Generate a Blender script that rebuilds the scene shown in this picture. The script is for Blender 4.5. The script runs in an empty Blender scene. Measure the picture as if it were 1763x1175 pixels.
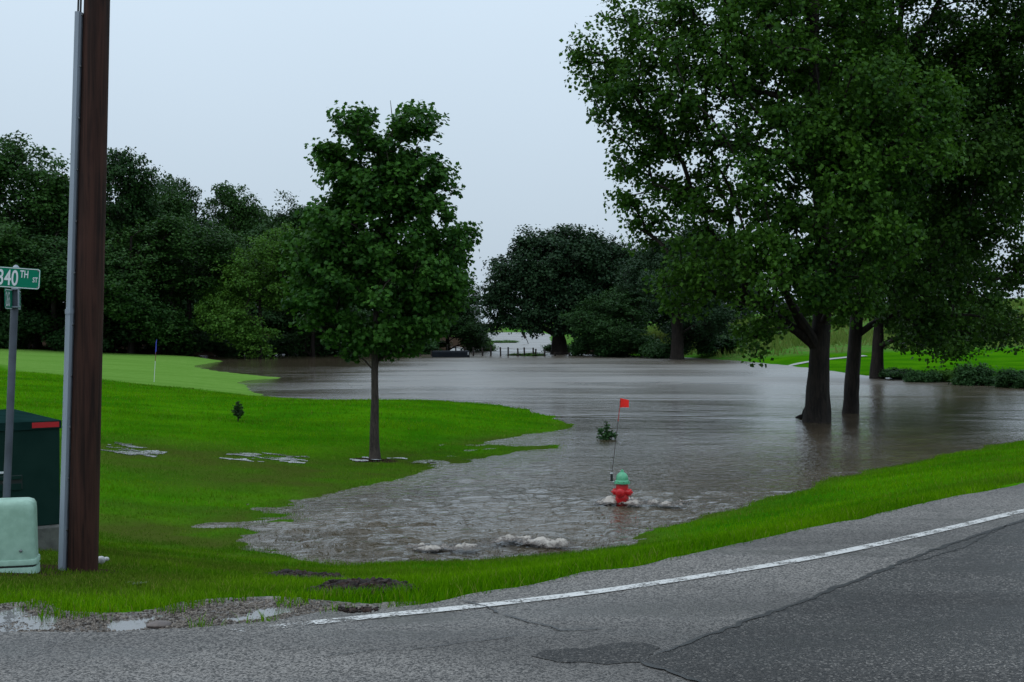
import bpy, bmesh, math, random
import numpy as np
from mathutils import Vector, Matrix

# ------------------------------------------------------------------ camera, sky, sun, exposure
sc = bpy.context.scene
col = sc.collection
FPX, W0, H0, HOR = 2100.0, 1763.0, 1175.0, 558.0
CAMZ = 3.2
PITCH = math.atan((H0 / 2 - HOR) / FPX)
cd = bpy.data.cameras.new('camera')
cam = bpy.data.objects.new('camera', cd)
col.objects.link(cam)
cam.location = (0, 0, CAMZ)
cam.rotation_euler = (math.pi / 2 - PITCH, 0, 0)
cd.sensor_width = 36.0
cd.lens = FPX / W0 * 36.0
cd.clip_start = 0.1
cd.clip_end = 9000
sc.camera = cam

SUN_EL, SUN_AZ = math.radians(58), math.radians(-125)     # azimuth from +Y, behind the camera on the left
world = bpy.data.worlds.new('World')
sc.world = world
world.use_nodes = True
nt = world.node_tree
nt.nodes.clear()
wo = nt.nodes.new('ShaderNodeOutputWorld')
bg = nt.nodes.new('ShaderNodeBackground')
sky = nt.nodes.new('ShaderNodeTexSky')
sky.sky_type = 'NISHITA'
sky.sun_disc = False
sky.sun_elevation = SUN_EL
sky.sun_rotation = SUN_AZ
sky.dust_density = 4.0
sky.air_density = 1.0
sks = nt.nodes.new('ShaderNodeVectorMath'); sks.operation = 'SCALE'
sks.inputs['Scale'].default_value = 1.0
nt.links.new(sky.outputs[0], sks.inputs[0])
tc = nt.nodes.new('ShaderNodeTexCoord')
sep = nt.nodes.new('ShaderNodeSeparateXYZ')
nt.links.new(tc.outputs['Generated'], sep.inputs[0])
# overcast layer: luminance rises from horizon to zenith as (1 + 2 sin e) / 3, the same all round
ml = nt.nodes.new('ShaderNodeMath'); ml.operation = 'MULTIPLY_ADD'; ml.use_clamp = False
mx0 = nt.nodes.new('ShaderNodeMath'); mx0.operation = 'MAXIMUM'; mx0.inputs[1].default_value = 0.0
nt.links.new(sep.outputs['Z'], mx0.inputs[0])
nt.links.new(mx0.outputs[0], ml.inputs[0])
ml.inputs[1].default_value = 1.4
ml.inputs[2].default_value = 1.0
wn = nt.nodes.new('ShaderNodeTexNoise'); wn.inputs['Scale'].default_value = 1.6; wn.inputs['Detail'].default_value = 3
nt.links.new(tc.outputs['Generated'], wn.inputs['Vector'])
wm = nt.nodes.new('ShaderNodeMapRange'); wm.inputs['To Min'].default_value = 0.93; wm.inputs['To Max'].default_value = 1.07
nt.links.new(wn.outputs[0], wm.inputs[0])
mm = nt.nodes.new('ShaderNodeMath'); mm.operation = 'MULTIPLY'
nt.links.new(ml.outputs[0], mm.inputs[0]); nt.links.new(wm.outputs[0], mm.inputs[1])
cl = nt.nodes.new('ShaderNodeVectorMath'); cl.operation = 'SCALE'
cl.inputs[0].default_value = (5.2, 6.25, 7.25)
nt.links.new(mm.outputs[0], cl.inputs['Scale'])
mixw = nt.nodes.new('ShaderNodeMix'); mixw.data_type = 'RGBA'
mixw.inputs['Factor'].default_value = 0.9                   # thick cloud over the clear sky
nt.links.new(sks.outputs[0], mixw.inputs[6]); nt.links.new(cl.outputs[0], mixw.inputs[7])
nt.links.new(mixw.outputs[2], bg.inputs['Color'])
bg.inputs['Strength'].default_value = 0.1
nt.links.new(bg.outputs[0], wo.inputs['Surface'])

sd_ = bpy.data.lights.new('sun', 'SUN')
sd_.energy = 0.5
sd_.angle = math.radians(40)
sd_.color = (1.0, 0.97, 0.92)
sun = bpy.data.objects.new('sun', sd_)
col.objects.link(sun)
sv = Vector((math.sin(SUN_AZ) * math.cos(SUN_EL), math.cos(SUN_AZ) * math.cos(SUN_EL), math.sin(SUN_EL)))
sun.rotation_euler = (-sv).to_track_quat('-Z', 'Y').to_euler()
sun.location = (-20, -20, 40)

vs = sc.view_settings
vs.view_transform = 'Standard'; vs.look = 'None'; vs.exposure = 0.0; vs.gamma = 1.0; vs.use_curve_mapping = False
sc.cycles.max_bounces = 8
sc.cycles.diffuse_bounces = 3
sc.cycles.transparent_max_bounces = 4

# ------------------------------------------------------------------ helpers
rng = np.random.default_rng(7)
random.seed(7)
_cp, _sp = math.cos(PITCH), math.sin(PITCH)
def ray(px, py):
    cx, cy = (px - W0 / 2) / FPX, (H0 / 2 - py) / FPX
    return np.array([cx, _cp + cy * _sp, cy * _cp - _sp])
def P(px, py, z=0.0):                # survey: where a sight line meets the level z
    d = ray(px, py); t = (z - CAMZ) / d[2]
    return np.array([d[0] * t, d[1] * t, z])
def PD(px, py, dist):                # survey: a point at distance dist along y
    d = ray(px, py); t = dist / d[1]
    return np.array([d[0] * t, dist, CAMZ + d[2] * t])

def hash2(i, j, s):
    h = (i.astype(np.int64) * 374761393 + j.astype(np.int64) * 668265263 + s * 1442695041) & 0x7fffffff
    h = ((h ^ (h >> 13)) * 1274126177) & 0x7fffffff
    return ((h ^ (h >> 16)) & 0xffff) / 65535.0
def vnoise(x, y, s=0):
    x = np.asarray(x, float); y = np.asarray(y, float)
    i, j = np.floor(x), np.floor(y)
    u, v = x - i, y - j
    u = u * u * (3 - 2 * u); v = v * v * (3 - 2 * v)
    a, b = hash2(i, j, s), hash2(i + 1, j, s)
    c, d = hash2(i, j + 1, s), hash2(i + 1, j + 1, s)
    return (a * (1 - u) + b * u) * (1 - v) + (c * (1 - u) + d * u) * v
def fbm(x, y, s=0, o=4):
    r, a, t = 0, 0.5, 0
    for k in range(o):
        r = r + a * vnoise(x, y, s + k * 17); t += a
        x, y, a = x * 2.03 + 5.2, y * 2.03 + 1.7, a * 0.5
    return r / t

def inpoly(x, y, poly):
    r = np.zeros(x.shape, bool)
    n = len(poly)
    for k in range(n):
        x1, y1 = poly[k]; x2, y2 = poly[(k + 1) % n]
        if y1 == y2: continue
        c = ((y1 > y) != (y2 > y)) & (x < (x2 - x1) * (y - y1) / (y2 - y1) + x1)
        r ^= c
    return r
def pdist(x, y, poly, closed=True):
    d = np.full(x.shape, 1e9)
    n = len(poly)
    for k in range(n if closed else n - 1):
        x1, y1 = poly[k]; x2, y2 = poly[(k + 1) % n]
        dx, dy = x2 - x1, y2 - y1
        L = dx * dx + dy * dy + 1e-12
        t = np.clip(((x - x1) * dx + (y - y1) * dy) / L, 0, 1)
        d = np.minimum(d, (x - x1 - t * dx) ** 2 + (y - y1 - t * dy) ** 2)
    return np.sqrt(d)
def sdist(x, y, poly):               # positive inside
    d = pdist(x, y, poly)
    return np.where(inpoly(x, y, poly), d, -d)

def mesh_np(name, V, F, smooth=False):
    """V (n,3), F (m,k) equal-size faces"""
    me = bpy.data.meshes.new(name)
    V = np.ascontiguousarray(V, np.float32); F = np.ascontiguousarray(F, np.int32)
    m, k = F.shape
    me.vertices.add(len(V)); me.vertices.foreach_set('co', V.ravel())
    me.loops.add(m * k); me.loops.foreach_set('vertex_index', F.ravel())
    me.polygons.add(m)
    me.polygons.foreach_set('loop_start', np.arange(0, m * k, k, dtype=np.int32))
    me.polygons.foreach_set('loop_total', np.full(m, k, np.int32))
    if smooth: me.polygons.foreach_set('use_smooth', np.ones(m, bool))
    me.update(calc_edges=True)
    return me
def attr(me, name, vals):
    a = me.attributes.new(name, 'FLOAT', 'POINT')
    a.data.foreach_set('value', np.ascontiguousarray(vals, np.float32))
def obj(name, me, mat=None, parent=None, loc=None):
    o = bpy.data.objects.new(name, me)
    col.objects.link(o)
    if mat is not None and me is not None and not me.materials: me.materials.append(mat)
    if parent is not None: o.parent = parent
    if loc is not None: o.location = loc
    return o
def tag(o, label=None, cat=None, group=None, kind=None):
    if label: o['label'] = label
    if cat: o['category'] = cat
    if group: o['group'] = group
    if kind: o['kind'] = kind
    return o
def thing(name, loc, label, cat, group=None, rot=(0, 0, 0)):
    o = bpy.data.objects.new(name, None); col.objects.link(o)
    o.location = loc; o.rotation_euler = rot
    return tag(o, label, cat, group)

class MB:
    def __init__(s): s.v = []; s.f = []
    def add(s, V, F):
        b = len(s.v); s.v += [tuple(map(float, p)) for p in V]; s.f += [tuple(int(i) + b for i in f) for f in F]; return s
    def box(s, c, d, rot=None, bevel=0.0):
        bm = bmesh.new(); bmesh.ops.create_cube(bm, size=1)
        bmesh.ops.scale(bm, vec=d, verts=bm.verts)
        if bevel: bmesh.ops.bevel(bm, geom=bm.edges[:], offset=bevel, segments=2, affect='EDGES', profile=0.6)
        if rot is not None: bmesh.ops.transform(bm, matrix=rot.to_4x4(), verts=bm.verts)
        bmesh.ops.translate(bm, vec=c, verts=bm.verts)
        bm.verts.index_update()
        s.add([v.co for v in bm.verts], [[v.index for v in f.verts] for f in bm.faces]); bm.free(); return s
    def tube(s, pts, rad, n=8, cap=True, wob=0.0, seed=0):
        V, F = tube_np(np.array(pts, float), np.array(rad, float) if np.ndim(rad) else np.full(len(pts), float(rad)), n, wob, seed)
        b = len(s.v); s.add(V, F)
        if cap:
            m = len(pts); s.f.append(tuple(b + i for i in range(n))[::-1]); s.f.append(tuple(b + (m - 1) * n + i for i in range(n)))
        return s
    def lathe(s, prof, n=20, mtx=None):
        V = []; F = []
        for (r, z) in prof:
            for k in range(n):
                a = 2 * math.pi * k / n; p = Vector((r * math.cos(a), r * math.sin(a), z))
                V.append(mtx @ p if mtx is not None else p)
        for i in range(len(prof) - 1):
            for k in range(n): F.append((i * n + k, i * n + (k + 1) % n, (i + 1) * n + (k + 1) % n, (i + 1) * n + k))
        F.append(tuple(range(n))[::-1]); F.append(tuple((len(prof) - 1) * n + k for k in range(n)))
        return s.add(V, F)
    def build(s, name, mat, parent=None, loc=None, smooth=False):
        me = bpy.data.meshes.new(name); me.from_pydata(s.v, [], s.f); me.update()
        if smooth:
            me.polygons.foreach_set('use_smooth', np.ones(len(me.polygons), bool))
            try: me.set_sharp_from_angle(angle=math.radians(40))
            except Exception: pass
        return obj(name, me, mat, parent, loc)
def tube_np(pts, rad, n, wob=0.0, seed=0):
    m = len(pts)
    T = np.gradient(pts, axis=0); T /= np.linalg.norm(T, axis=1, keepdims=True) + 1e-9
    ref = np.array([1.0, 0.13, 0.0]) if abs(T[0][2]) > 0.5 else np.array([0.0, 0.1, 1.0])
    A = np.cross(T, ref); A /= np.linalg.norm(A, axis=1, keepdims=True) + 1e-9
    B = np.cross(T, A)
    th = np.arange(n) * 2 * math.pi / n
    R = np.repeat(rad[:, None], n, 1)
    if wob:
        kk = np.arange(n)[None, :].repeat(m, 0); ii = np.arange(m)[:, None].repeat(n, 1)
        R = R * (1 + wob * (vnoise(kk * 0.9, ii * 0.23, seed) - 0.5) * 2)
    V = pts[:, None, :] + R[..., None] * (np.cos(th)[None, :, None] * A[:, None, :] + np.sin(th)[None, :, None] * B[:, None, :])
    i = np.arange(m - 1)[:, None] * n; k = np.arange(n)[None, :]
    F = np.stack([i + k, i + (k + 1) % n, i + n + (k + 1) % n, i + n + k], -1).reshape(-1, 4)
    return V.reshape(-1, 3), F

# ------------------------------------------------------------------ materials
def new_mat(name):
    m = bpy.data.materials.new(name); m.use_nodes = True
    t = m.node_tree; b = t.nodes['Principled BSDF']
    return m, t, b
def N(t, typ, **kw):
    n = t.nodes.new(typ)
    for k, v in kw.items():
        if k in n.inputs: n.inputs[k].default_value = v
        else: setattr(n, k, v)
    return n
def L(t, a, b): t.links.new(a, b)
def mixc(t, fac, a, b, blend='MIX'):
    m = t.nodes.new('ShaderNodeMix'); m.data_type = 'RGBA'; m.blend_type = blend
    for sock, v in ((m.inputs[0], fac), (m.inputs[6], a), (m.inputs[7], b)):
        if hasattr(v, 'is_linked'): t.links.new(v, sock)
        elif isinstance(v, (int, float)): sock.default_value = v
        else: sock.default_value = (*v, 1)
    return m.outputs[2]
def math_(t, op, a, b=None, c=None, clamp=False):
    m = t.nodes.new('ShaderNodeMath'); m.operation = op; m.use_clamp = clamp
    for sock, v in zip(m.inputs, (a, b, c)):
        if v is None: continue
        if hasattr(v, 'is_linked'): t.links.new(v, sock)
        else: sock.default_value = v
    return m.outputs[0]
def ramp(t, fac, lo, hi):
    m = t.nodes.new('ShaderNodeMapRange'); m.interpolation_type = 'SMOOTHSTEP'
    m.inputs['From Min'].default_value = lo; m.inputs['From Max'].default_value = hi
    t.links.new(fac, m.inputs[0]); return m.outputs[0]
def coords(t, scale=(1, 1, 1), kind='Object', rot=(0, 0, 0)):
    c = t.nodes.new('ShaderNodeTexCoord'); m = t.nodes.new('ShaderNodeMapping')
    m.inputs['Scale'].default_value = scale; m.inputs['Rotation'].default_value = rot
    t.links.new(c.outputs[kind], m.inputs[0]); return m.outputs[0]
def noise(t, vec, scale, detail=4, rough=0.55, dist=0.0):
    n = t.nodes.new('ShaderNodeTexNoise')
    n.inputs['Scale'].default_value = scale; n.inputs['Detail'].default_value = detail
    n.inputs['Roughness'].default_value = rough; n.inputs['Distortion'].default_value = dist
    if vec is not None: t.links.new(vec, n.inputs['Vector'])
    return n.outputs[0]
def bump(t, h, dist, strength=1.0, nrm=None):
    b = t.nodes.new('ShaderNodeBump'); b.inputs['Distance'].default_value = dist; b.inputs['Strength'].default_value = strength
    t.links.new(h, b.inputs['Height'])
    if nrm is not None: t.links.new(nrm, b.inputs['Normal'])
    return b.outputs[0]
def simple(name, c1, c2=None, scale=6, rough=0.6, metal=0.0, bmp=0.0, bscale=40, stretch=(1, 1, 1), spec=0.5, rough2=None):
    m, t, b = new_mat(name)
    v = coords(t, stretch)
    n1 = noise(t, v, scale, 5)
    c2 = c2 or tuple(x * 0.75 for x in c1)
    L(t, mixc(t, ramp(t, n1, 0.3, 0.7), c1, c2), b.inputs['Base Color'])
    b.inputs['Roughness'].default_value = rough; b.inputs['Metallic'].default_value = metal
    b.inputs['Specular IOR Level'].default_value = spec
    if bmp:
        L(t, bump(t, noise(t, v, bscale, 6, 0.65), bmp), b.inputs['Normal'])
    return m
def leaf_mat(name, dark, light, trans=0.25, rough=0.5, nscale=0.5, spec=0.10):
    m, t, b = new_mat(name)
    g = t.nodes.new('ShaderNodeNewGeometry')
    n1 = noise(t, coords(t), nscale, 3)
    f = math_(t, 'ADD', math_(t, 'MULTIPLY', g.outputs['Random Per Island'], 0.65), math_(t, 'MULTIPLY', ramp(t, n1, 0.3, 0.7), 0.4), clamp=True)
    c = mixc(t, f, dark, light)
    L(t, c, b.inputs['Base Color'])
    b.inputs['Roughness'].default_value = rough; b.inputs['Specular IOR Level'].default_value = spec
    tr = t.nodes.new('ShaderNodeBsdfTranslucent')
    L(t, mixc(t, 0.35, c, (light[0] * 1.5, light[1] * 1.4, light[2] * 0.5)), tr.inputs['Color'])
    ms = t.nodes.new('ShaderNodeMixShader'); ms.inputs[0].default_value = trans
    L(t, b.outputs[0], ms.inputs[1]); L(t, tr.outputs[0], ms.inputs[2])
    L(t, ms.outputs[0], t.nodes['Material Output'].inputs['Surface'])
    return m
def grass_mat():
    m, t, b = new_mat('grass_blade')
    g = t.nodes.new('ShaderNodeNewGeometry')
    v = coords(t)
    n1 = noise(t, v, 0.7, 4); n2 = noise(t, v, 0.22, 3)
    f = math_(t, 'ADD', math_(t, 'MULTIPLY', g.outputs['Random Per Island'], 0.55), math_(t, 'MULTIPLY', ramp(t, n1, 0.3, 0.7), 0.5), clamp=True)
    c = mixc(t, f, (0.032, 0.128, 0.001), (0.155, 0.330, 0.002))
    c = mixc(t, math_(t, 'MULTIPLY', ramp(t, n2, 0.5, 0.68), 0.55), c, (0.060, 0.115, 0.010))
    sa = t.nodes.new('ShaderNodeAttribute'); sa.attribute_name = 'soggy'
    c = mixc(t, math_(t, 'MULTIPLY', sa.outputs['Fac'], 0.7), c, mixc(t, g.outputs['Random Per Island'], (0.045, 0.085, 0.006), (0.10, 0.125, 0.022)))
    nst = noise(t, coords(t, (0.10, 0.8, 1), rot=(0, 0, math.radians(4))), 1.0, 4)
    c = mixc(t, math_(t, 'MULTIPLY', ramp(t, nst, 0.46, 0.66), 0.45), c, (0.022, 0.095, 0.002))
    dry = math_(t, 'GREATER_THAN', g.outputs['Random Per Island'], 0.94)
    c = mixc(t, math_(t, 'MULTIPLY', dry, 0.7), c, (0.20, 0.19, 0.05))
    L(t, c, b.inputs['Base Color']); b.inputs['Roughness'].default_value = 0.6; b.inputs['Specular IOR Level'].default_value = 0.01
    tr = t.nodes.new('ShaderNodeBsdfTranslucent'); L(t, c, tr.inputs['Color'])
    ms = t.nodes.new('ShaderNodeMixShader'); ms.inputs[0].default_value = 0.25
    L(t, b.outputs[0], ms.inputs[1]); L(t, tr.outputs[0], ms.inputs[2]); L(t, ms.outputs[0], t.nodes['Material Output'].inputs['Surface'])
    return m
def bark_mat(name, c1, c2, sx=14, sz=2.2, depth=0.03):
    m, t, b = new_mat(name)
    v = coords(t, (1, 1, sz / sx))
    n1 = noise(t, v, sx, 6, 0.65, 0.6)
    n2 = noise(t, coords(t), 1.3, 3)
    c = mixc(t, ramp(t, n1, 0.35, 0.65), c1, c2)
    c = mixc(t, math_(t, 'MULTIPLY', ramp(t, n2, 0.45, 0.75), 0.5), c, tuple(x * 1.5 for x in c2))
    L(t, c, b.inputs['Base Color']); b.inputs['Roughness'].default_value = 0.75; b.inputs['Specular IOR Level'].default_value = 0.2
    L(t, bump(t, n1, depth), b.inputs['Normal'])
    return m

M = {}
M['bark'] = bark_mat('wet_bark', (0.006, 0.0045, 0.0036), (0.022, 0.016, 0.0125))
M['bark_young'] = bark_mat('young_bark', (0.025, 0.020, 0.017), (0.06, 0.048, 0.04), 30, 6, 0.008)
M['leaf_big'] = leaf_mat('cottonwood_leaf', (0.007, 0.033, 0.007), (0.062, 0.152, 0.015), 0.30)
M['leaf_big_b'] = leaf_mat('maple_leaf_dark', (0.008, 0.030, 0.007), (0.045, 0.108, 0.011), 0.25)
M['leaf_young'] = leaf_mat('young_maple_leaf', (0.008, 0.040, 0.009), (0.056, 0.155, 0.020), 0.28, nscale=1.2)
M['leaf_wood'] = leaf_mat('wood_leaf', (0.011, 0.040, 0.010), (0.038, 0.098, 0.016), 0.2, nscale=0.25)
M['leaf_wood_b'] = leaf_mat('wood_leaf_blue', (0.011, 0.035, 0.011), (0.030, 0.080, 0.018), 0.2, nscale=0.25)
M['leaf_pale'] = leaf_mat('pale_leaf', (0.030, 0.090, 0.013), (0.080, 0.18, 0.022), 0.3, nscale=0.3)
M['leaf_oak'] = leaf_mat('oak_leaf', (0.010, 0.028, 0.014), (0.027, 0.062, 0.023), 0.15, nscale=0.25)
M['leaf_shrub'] = leaf_mat('shrub_leaf', (0.03, 0.08, 0.014), (0.085, 0.19, 0.03), 0.3, nscale=0.6)
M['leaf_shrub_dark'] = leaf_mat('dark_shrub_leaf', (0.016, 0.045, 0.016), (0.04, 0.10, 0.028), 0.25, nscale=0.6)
M['leaf_purple'] = leaf_mat('purple_leaf', (0.022, 0.014, 0.026), (0.05, 0.03, 0.045), 0.2)
M['leaf_sapling'] = leaf_mat('sapling_leaf', (0.012, 0.03, 0.012), (0.035, 0.07, 0.022), 0.2)
# ------------------------------------------------------------------ terrain
def PX(lst, z=0.0): return [tuple(P(a, b, z)[:2]) for a, b in lst]
water_poly = PX([(400, 900), (392, 922), (424, 948), (470, 964), (600, 969), (760, 970), (900, 962), (1010, 953), (1060, 942), (1110, 922),
    (1160, 905), (1250, 882), (1340, 855), (1390, 838), (1450, 822), (1560, 795), (1650, 778), (1763, 756), (1900, 735), (2300, 705), (3000, 690)]) \
  + [(130, 95), (150, 110)] + PX([(3000, 668), (2200, 668), (1763, 663), (1640, 657), (1540, 652), (1480, 646), (1430, 640), (1360, 630), (1280, 622), (1200, 617),
    (1100, 613), (1010, 611), (980, 606), (962, 598), (950, 590), (946, 582), (950, 577), (930, 572.5), (840, 572.5), (836, 577), (838, 583), (850, 588), (846, 596),
    (836, 600), (800, 601), (790, 597), (778, 597), (772, 605), (740, 607), (700, 607), (620, 607), (560, 607), (480, 609), (400, 611), (345, 612),
    (362, 619), (388, 622), (352, 627), (338, 631), (368, 639), (440, 646), (492, 651), (432, 655), (419, 659), (434, 666), (427, 671), (446, 679),
    (462, 687), (560, 692), (640, 692), (760, 692), (850, 696), (910, 705), (960, 720), (988, 736), (960, 743), (900, 751), (850, 758), (785, 766), (880, 769),
    (935, 772), (850, 785), (760, 801), (680, 823), (620, 839), (560, 851), (490, 868), (430, 882)])
RZ = 1.55
road_edge = PX([(-400, 1091), (0, 1088), (180, 1088), (330, 1081), (470, 1069), (560, 1053), (640, 1047), (720, 1041), (780, 1031), (860, 1016), (960, 998),
    (1010, 986), (1090, 976), (1200, 953), (1300, 930), (1400, 908), (1500, 888), (1600, 864), (1763, 832), (2000, 795), (2600, 740)], RZ)
road_edge = [(-40, 7.2)] + road_edge + [(40, 36), (90, 66)]
road_poly = road_edge + [(95, 55), (44, 22), (24, -14), (-40, -14)]
grass_edge = PX([(-400, 1042), (0, 1044), (60, 1038), (110, 1058), (230, 1060), (330, 1040), (470, 1032), (560, 1040), (640, 1046), (720, 1040)], RZ - 0.05)
gravel_poly = [(-40, 8.6)] + grass_edge + PX([(640, 1066), (560, 1080), (470, 1096), (330, 1110), (180, 1118), (0, 1118), (-400, 1120)], RZ - 0.05) + [(-40, 6.8)]

ctl = [P(a, b, z) for a, b, z in [
    (135, 978, 1.2), (30, 988, 1.26), (-300, 960, 1.35), (0, 1042, 1.47), (200, 1050, 1.47), (450, 1035, 1.47), (620, 1040, 1.48), (-400, 1045, 1.47),
    (300, 955, 0.95), (300, 880, 0.42), (200, 850, 0.65), (50, 850, 1.0), (-300, 800, 1.2), (250, 760, 0.5), (50, 700, 0.9), (400, 728, 0.42), (600, 725, 0.42),
    (645, 782, 0.2), (750, 730, 0.36), (900, 728, 0.2), (600, 697, 0.42), (450, 697, 0.45), (750, 700, 0.36), (0, 640, 0.95), (200, 655, 0.62), (330, 640, 0.3), (-200, 620, 1.1), (0, 601, 1.0), (300, 606, 0.35),
    (780, 1030, 1.48), (1010, 986, 1.48), (1300, 930, 1.48), (1600, 864, 1.48), (2000, 795, 1.48), (2600, 740, 1.48),
    (700, 1000, 0.93), (900, 980, 0.75), (1200, 915, 0.65), (1500, 845, 0.7), (1763, 790, 0.75)]]
ctl += [np.array(p, float) for p in [(-4, 4, 1.48), (10, 2, 1.48), (0, -10, 1.48), (-30, 5, 1.48), (30, 10, 1.48), (60, 30, 1.48), (-60, 40, 1.6), (-60, 110, 1.6),
    (-60, 140, 1.2), (-30, 140, 0.8), (0, 150, 0.5), (-60, 220, 2.5), (-20, 240, 2.0), (-100, 400, 6), (-40, 470, 1.5), (10, 470, 1.3), (40, 480, 1.5), (0, 700, 2.6), (0, 1500, 3.0), (-700, 1000, 6), (700, 1000, 14),
    (12, 140, 0.5), (20, 180, 2.0), (22, 100, 0.45), (30, 100, 0.6), (38, 100, 0.9), (40, 75, 0.6), (30, 78, 0.35), (60, 80, 1.2), (30, 125, 1.4), (45, 125, 1.8), (36, 160, 3.0), (56, 160, 4.2), (80, 120, 3), (60, 230, 6.5), (110, 230, 8), (120, 400, 10)]]
ctl = np.array(ctl)
CY = 18.0
def warp(x, y): return np.stack([np.arcsinh(np.asarray(x) / 8.0), np.arcsinh((np.asarray(y) - CY) / 8.0)], -1)
cw = warp(ctl[:, 0], ctl[:, 1])
def tk(r): return r * r * np.log(r + 1e-9)
_K = tk(np.linalg.norm(cw[:, None] - cw[None], axis=-1)) + np.eye(len(cw)) * 0.02
_Pm = np.c_[np.ones(len(cw)), cw]
_A = np.block([[_K, _Pm], [_Pm.T, np.zeros((3, 3))]])
_sol = np.linalg.solve(_A, np.r_[ctl[:, 2], 0, 0, 0])
def tps(x, y):
    q = warp(x, y)
    out = _sol[-3] + q[..., 0] * _sol[-2] + q[..., 1] * _sol[-1]
    for k in range(len(cw)):
        out = out + _sol[k] * tk(np.sqrt((q[..., 0] - cw[k, 0]) ** 2 + (q[..., 1] - cw[k, 1]) ** 2))
    return out
wp = np.array(water_poly)
shallow_c = P(440, 905)[:2]
def terrain(x, y):
    x = np.asarray(x, float); y = np.asarray(y, float)
    w = sdist(x, y, water_poly)
    far = np.clip(y / 60.0, 0, 1)
    w = w + (fbm(x * 0.9, y * 0.9, 3, 3) - 0.5) * (0.5 + 0.5 * far)
    zt = np.maximum(tps(x, y), 0.12)
    zt = zt + (fbm(x * 0.35, y * 0.35, 11, 3) - 0.5) * 0.07
    lw = 1.4 + 1.2 * far
    land = zt * (1 - np.exp(-np.maximum(-w, 0) / lw))
    sh = np.exp(-((x - shallow_c[0]) ** 2 + (y - shallow_c[1]) ** 2) / (2 * 3.2 ** 2))
    sh = np.maximum(sh, np.exp(-pdist(x, y, PX([(740, 795), (820, 768), (930, 770)]), False) ** 2 / 4.0))
    # soggy lawn margin: ground only just clears the water there
    land = land * (1 - 0.85 * sh) + 0.075 * sh * (fbm(x * 1.9, y * 2.3, 5, 4) - 0.42) * 2
    dep = -(1 - 0.88 * sh) * 0.9 * (1 - np.exp(-np.maximum(w, 0) / 2.2)) + 0.075 * sh * (fbm(x * 1.9, y * 2.3, 5, 4) - 0.42) * 2
    z = np.where(w > 0, dep, land)
    rd = sdist(x, y, road_poly)
    f = np.clip((rd + 0.9) / 0.9, 0, 1)
    z = z * (1 - f) + (RZ - 0.05) * f
    gd = sdist(x, y, gravel_poly); z = np.where(gd > 0, np.minimum(z, RZ - 0.03 - 0.08 * np.clip(gd / 0.08, 0, 1)), z)
    return z
def tz(x, y): return float(terrain(np.array([x]), np.array([y]))[0])

def axis(c, a, lo, hi, n):
    u = np.linspace(math.asinh((lo - c) / a), math.asinh((hi - c) / a), n)
    return c + a * np.sinh(u)
gx = axis(0.0, 6.0, -1600, 1600, 430)
gy = axis(14.0, 6.0, -60, 3200, 470)
GX, GY = np.meshgrid(gx, gy)
GZ = terrain(GX, GY)
nxg, nyg = len(gx), len(gy)
idx = np.arange(nxg * nyg).reshape(nyg, nxg)
GF = np.stack([idx[:-1, :-1], idx[:-1, 1:], idx[1:, 1:], idx[1:, :-1]], -1).reshape(-1, 4)
gm = mesh_np('ground', np.stack([GX, GY, GZ], -1).reshape(-1, 3), GF, True)
def PZ(a, b, z): return tuple(P(a, b, z)[:2])
green_poly = [PZ(-300, 600, 1.1), PZ(0, 598, 1.0), PZ(200, 602, .6), PZ(345, 608, .35), PZ(420, 628, .0), PZ(520, 655, 0), PZ(470, 676, .15), PZ(440, 676, .25), PZ(400, 672, .33),
              PZ(320, 667, .4), PZ(250, 662, .5), PZ(175, 653, .62), PZ(115, 645, .75), PZ(30, 638, .9), PZ(0, 624, .97), PZ(-300, 612, 1.1)]
gs = sdist(GX, GY, green_poly)
attr(gm, 'green', np.clip(gs / 1.6 * 0.5 + 0.5, 0, 1).ravel())
mead = np.clip((GX - 12) / 8, 0, 1) * np.clip((GY - (103 + 0.0 * GX)) / 5, 0, 1) + np.clip((GY - 165) / 20, 0, 1)
attr(gm, 'meadow', np.clip(mead, 0, 1).ravel())
wsd = sdist(GX, GY, water_poly)
dirt = np.zeros_like(GX)
def dirt_spot(px, py, z, r):
    p = P(px, py, z); d = np.hypot(GX - p[0], GY - p[1]); return np.clip(1.4 - d / r, 0, 1)
for s_ in [(138, 975, 1.2, 0.35), (85, 970, 1.2, 0.3), (30, 985, 1.25, 0.4), (645, 783, 0.2, 0.55)]: dirt = np.maximum(dirt, dirt_spot(*s_))
forest = np.clip((GY - 108) / 12, 0, 1) * np.clip((-8 - GX) / 10, 0, 1)
forest = np.maximum(forest, np.clip((GY - 122) / 6, 0, 1) * np.clip((GX - 3) / 2, 0, 1) * np.clip((24 - GX) / 4, 0, 1) * np.clip((170 - GY) / 10, 0, 1))
forest = np.maximum(forest, np.clip((GY - 122) / 6, 0, 1) * np.clip((-3 - GX) / 3, 0, 1) * np.clip((190 - GY) / 10, 0, 1))
dirt = np.maximum(dirt, forest)
attr(gm, 'dirt', dirt.ravel())
soft_pts = [(P(a, b_, z_)[:2], r_) for a, b_, z_, r_ in [(260, 940, .8, 2.6), (330, 880, .4, 2.2), (200, 1000, 1.25, 1.2), (420, 985, .7, 1.5), (480, 800, .3, 2.5), (300, 785, .4, 2.2), (700, 790, .15, 2.0), (560, 990, .8, 1.2), (110, 940, 1.25, 1.2)]]
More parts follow.
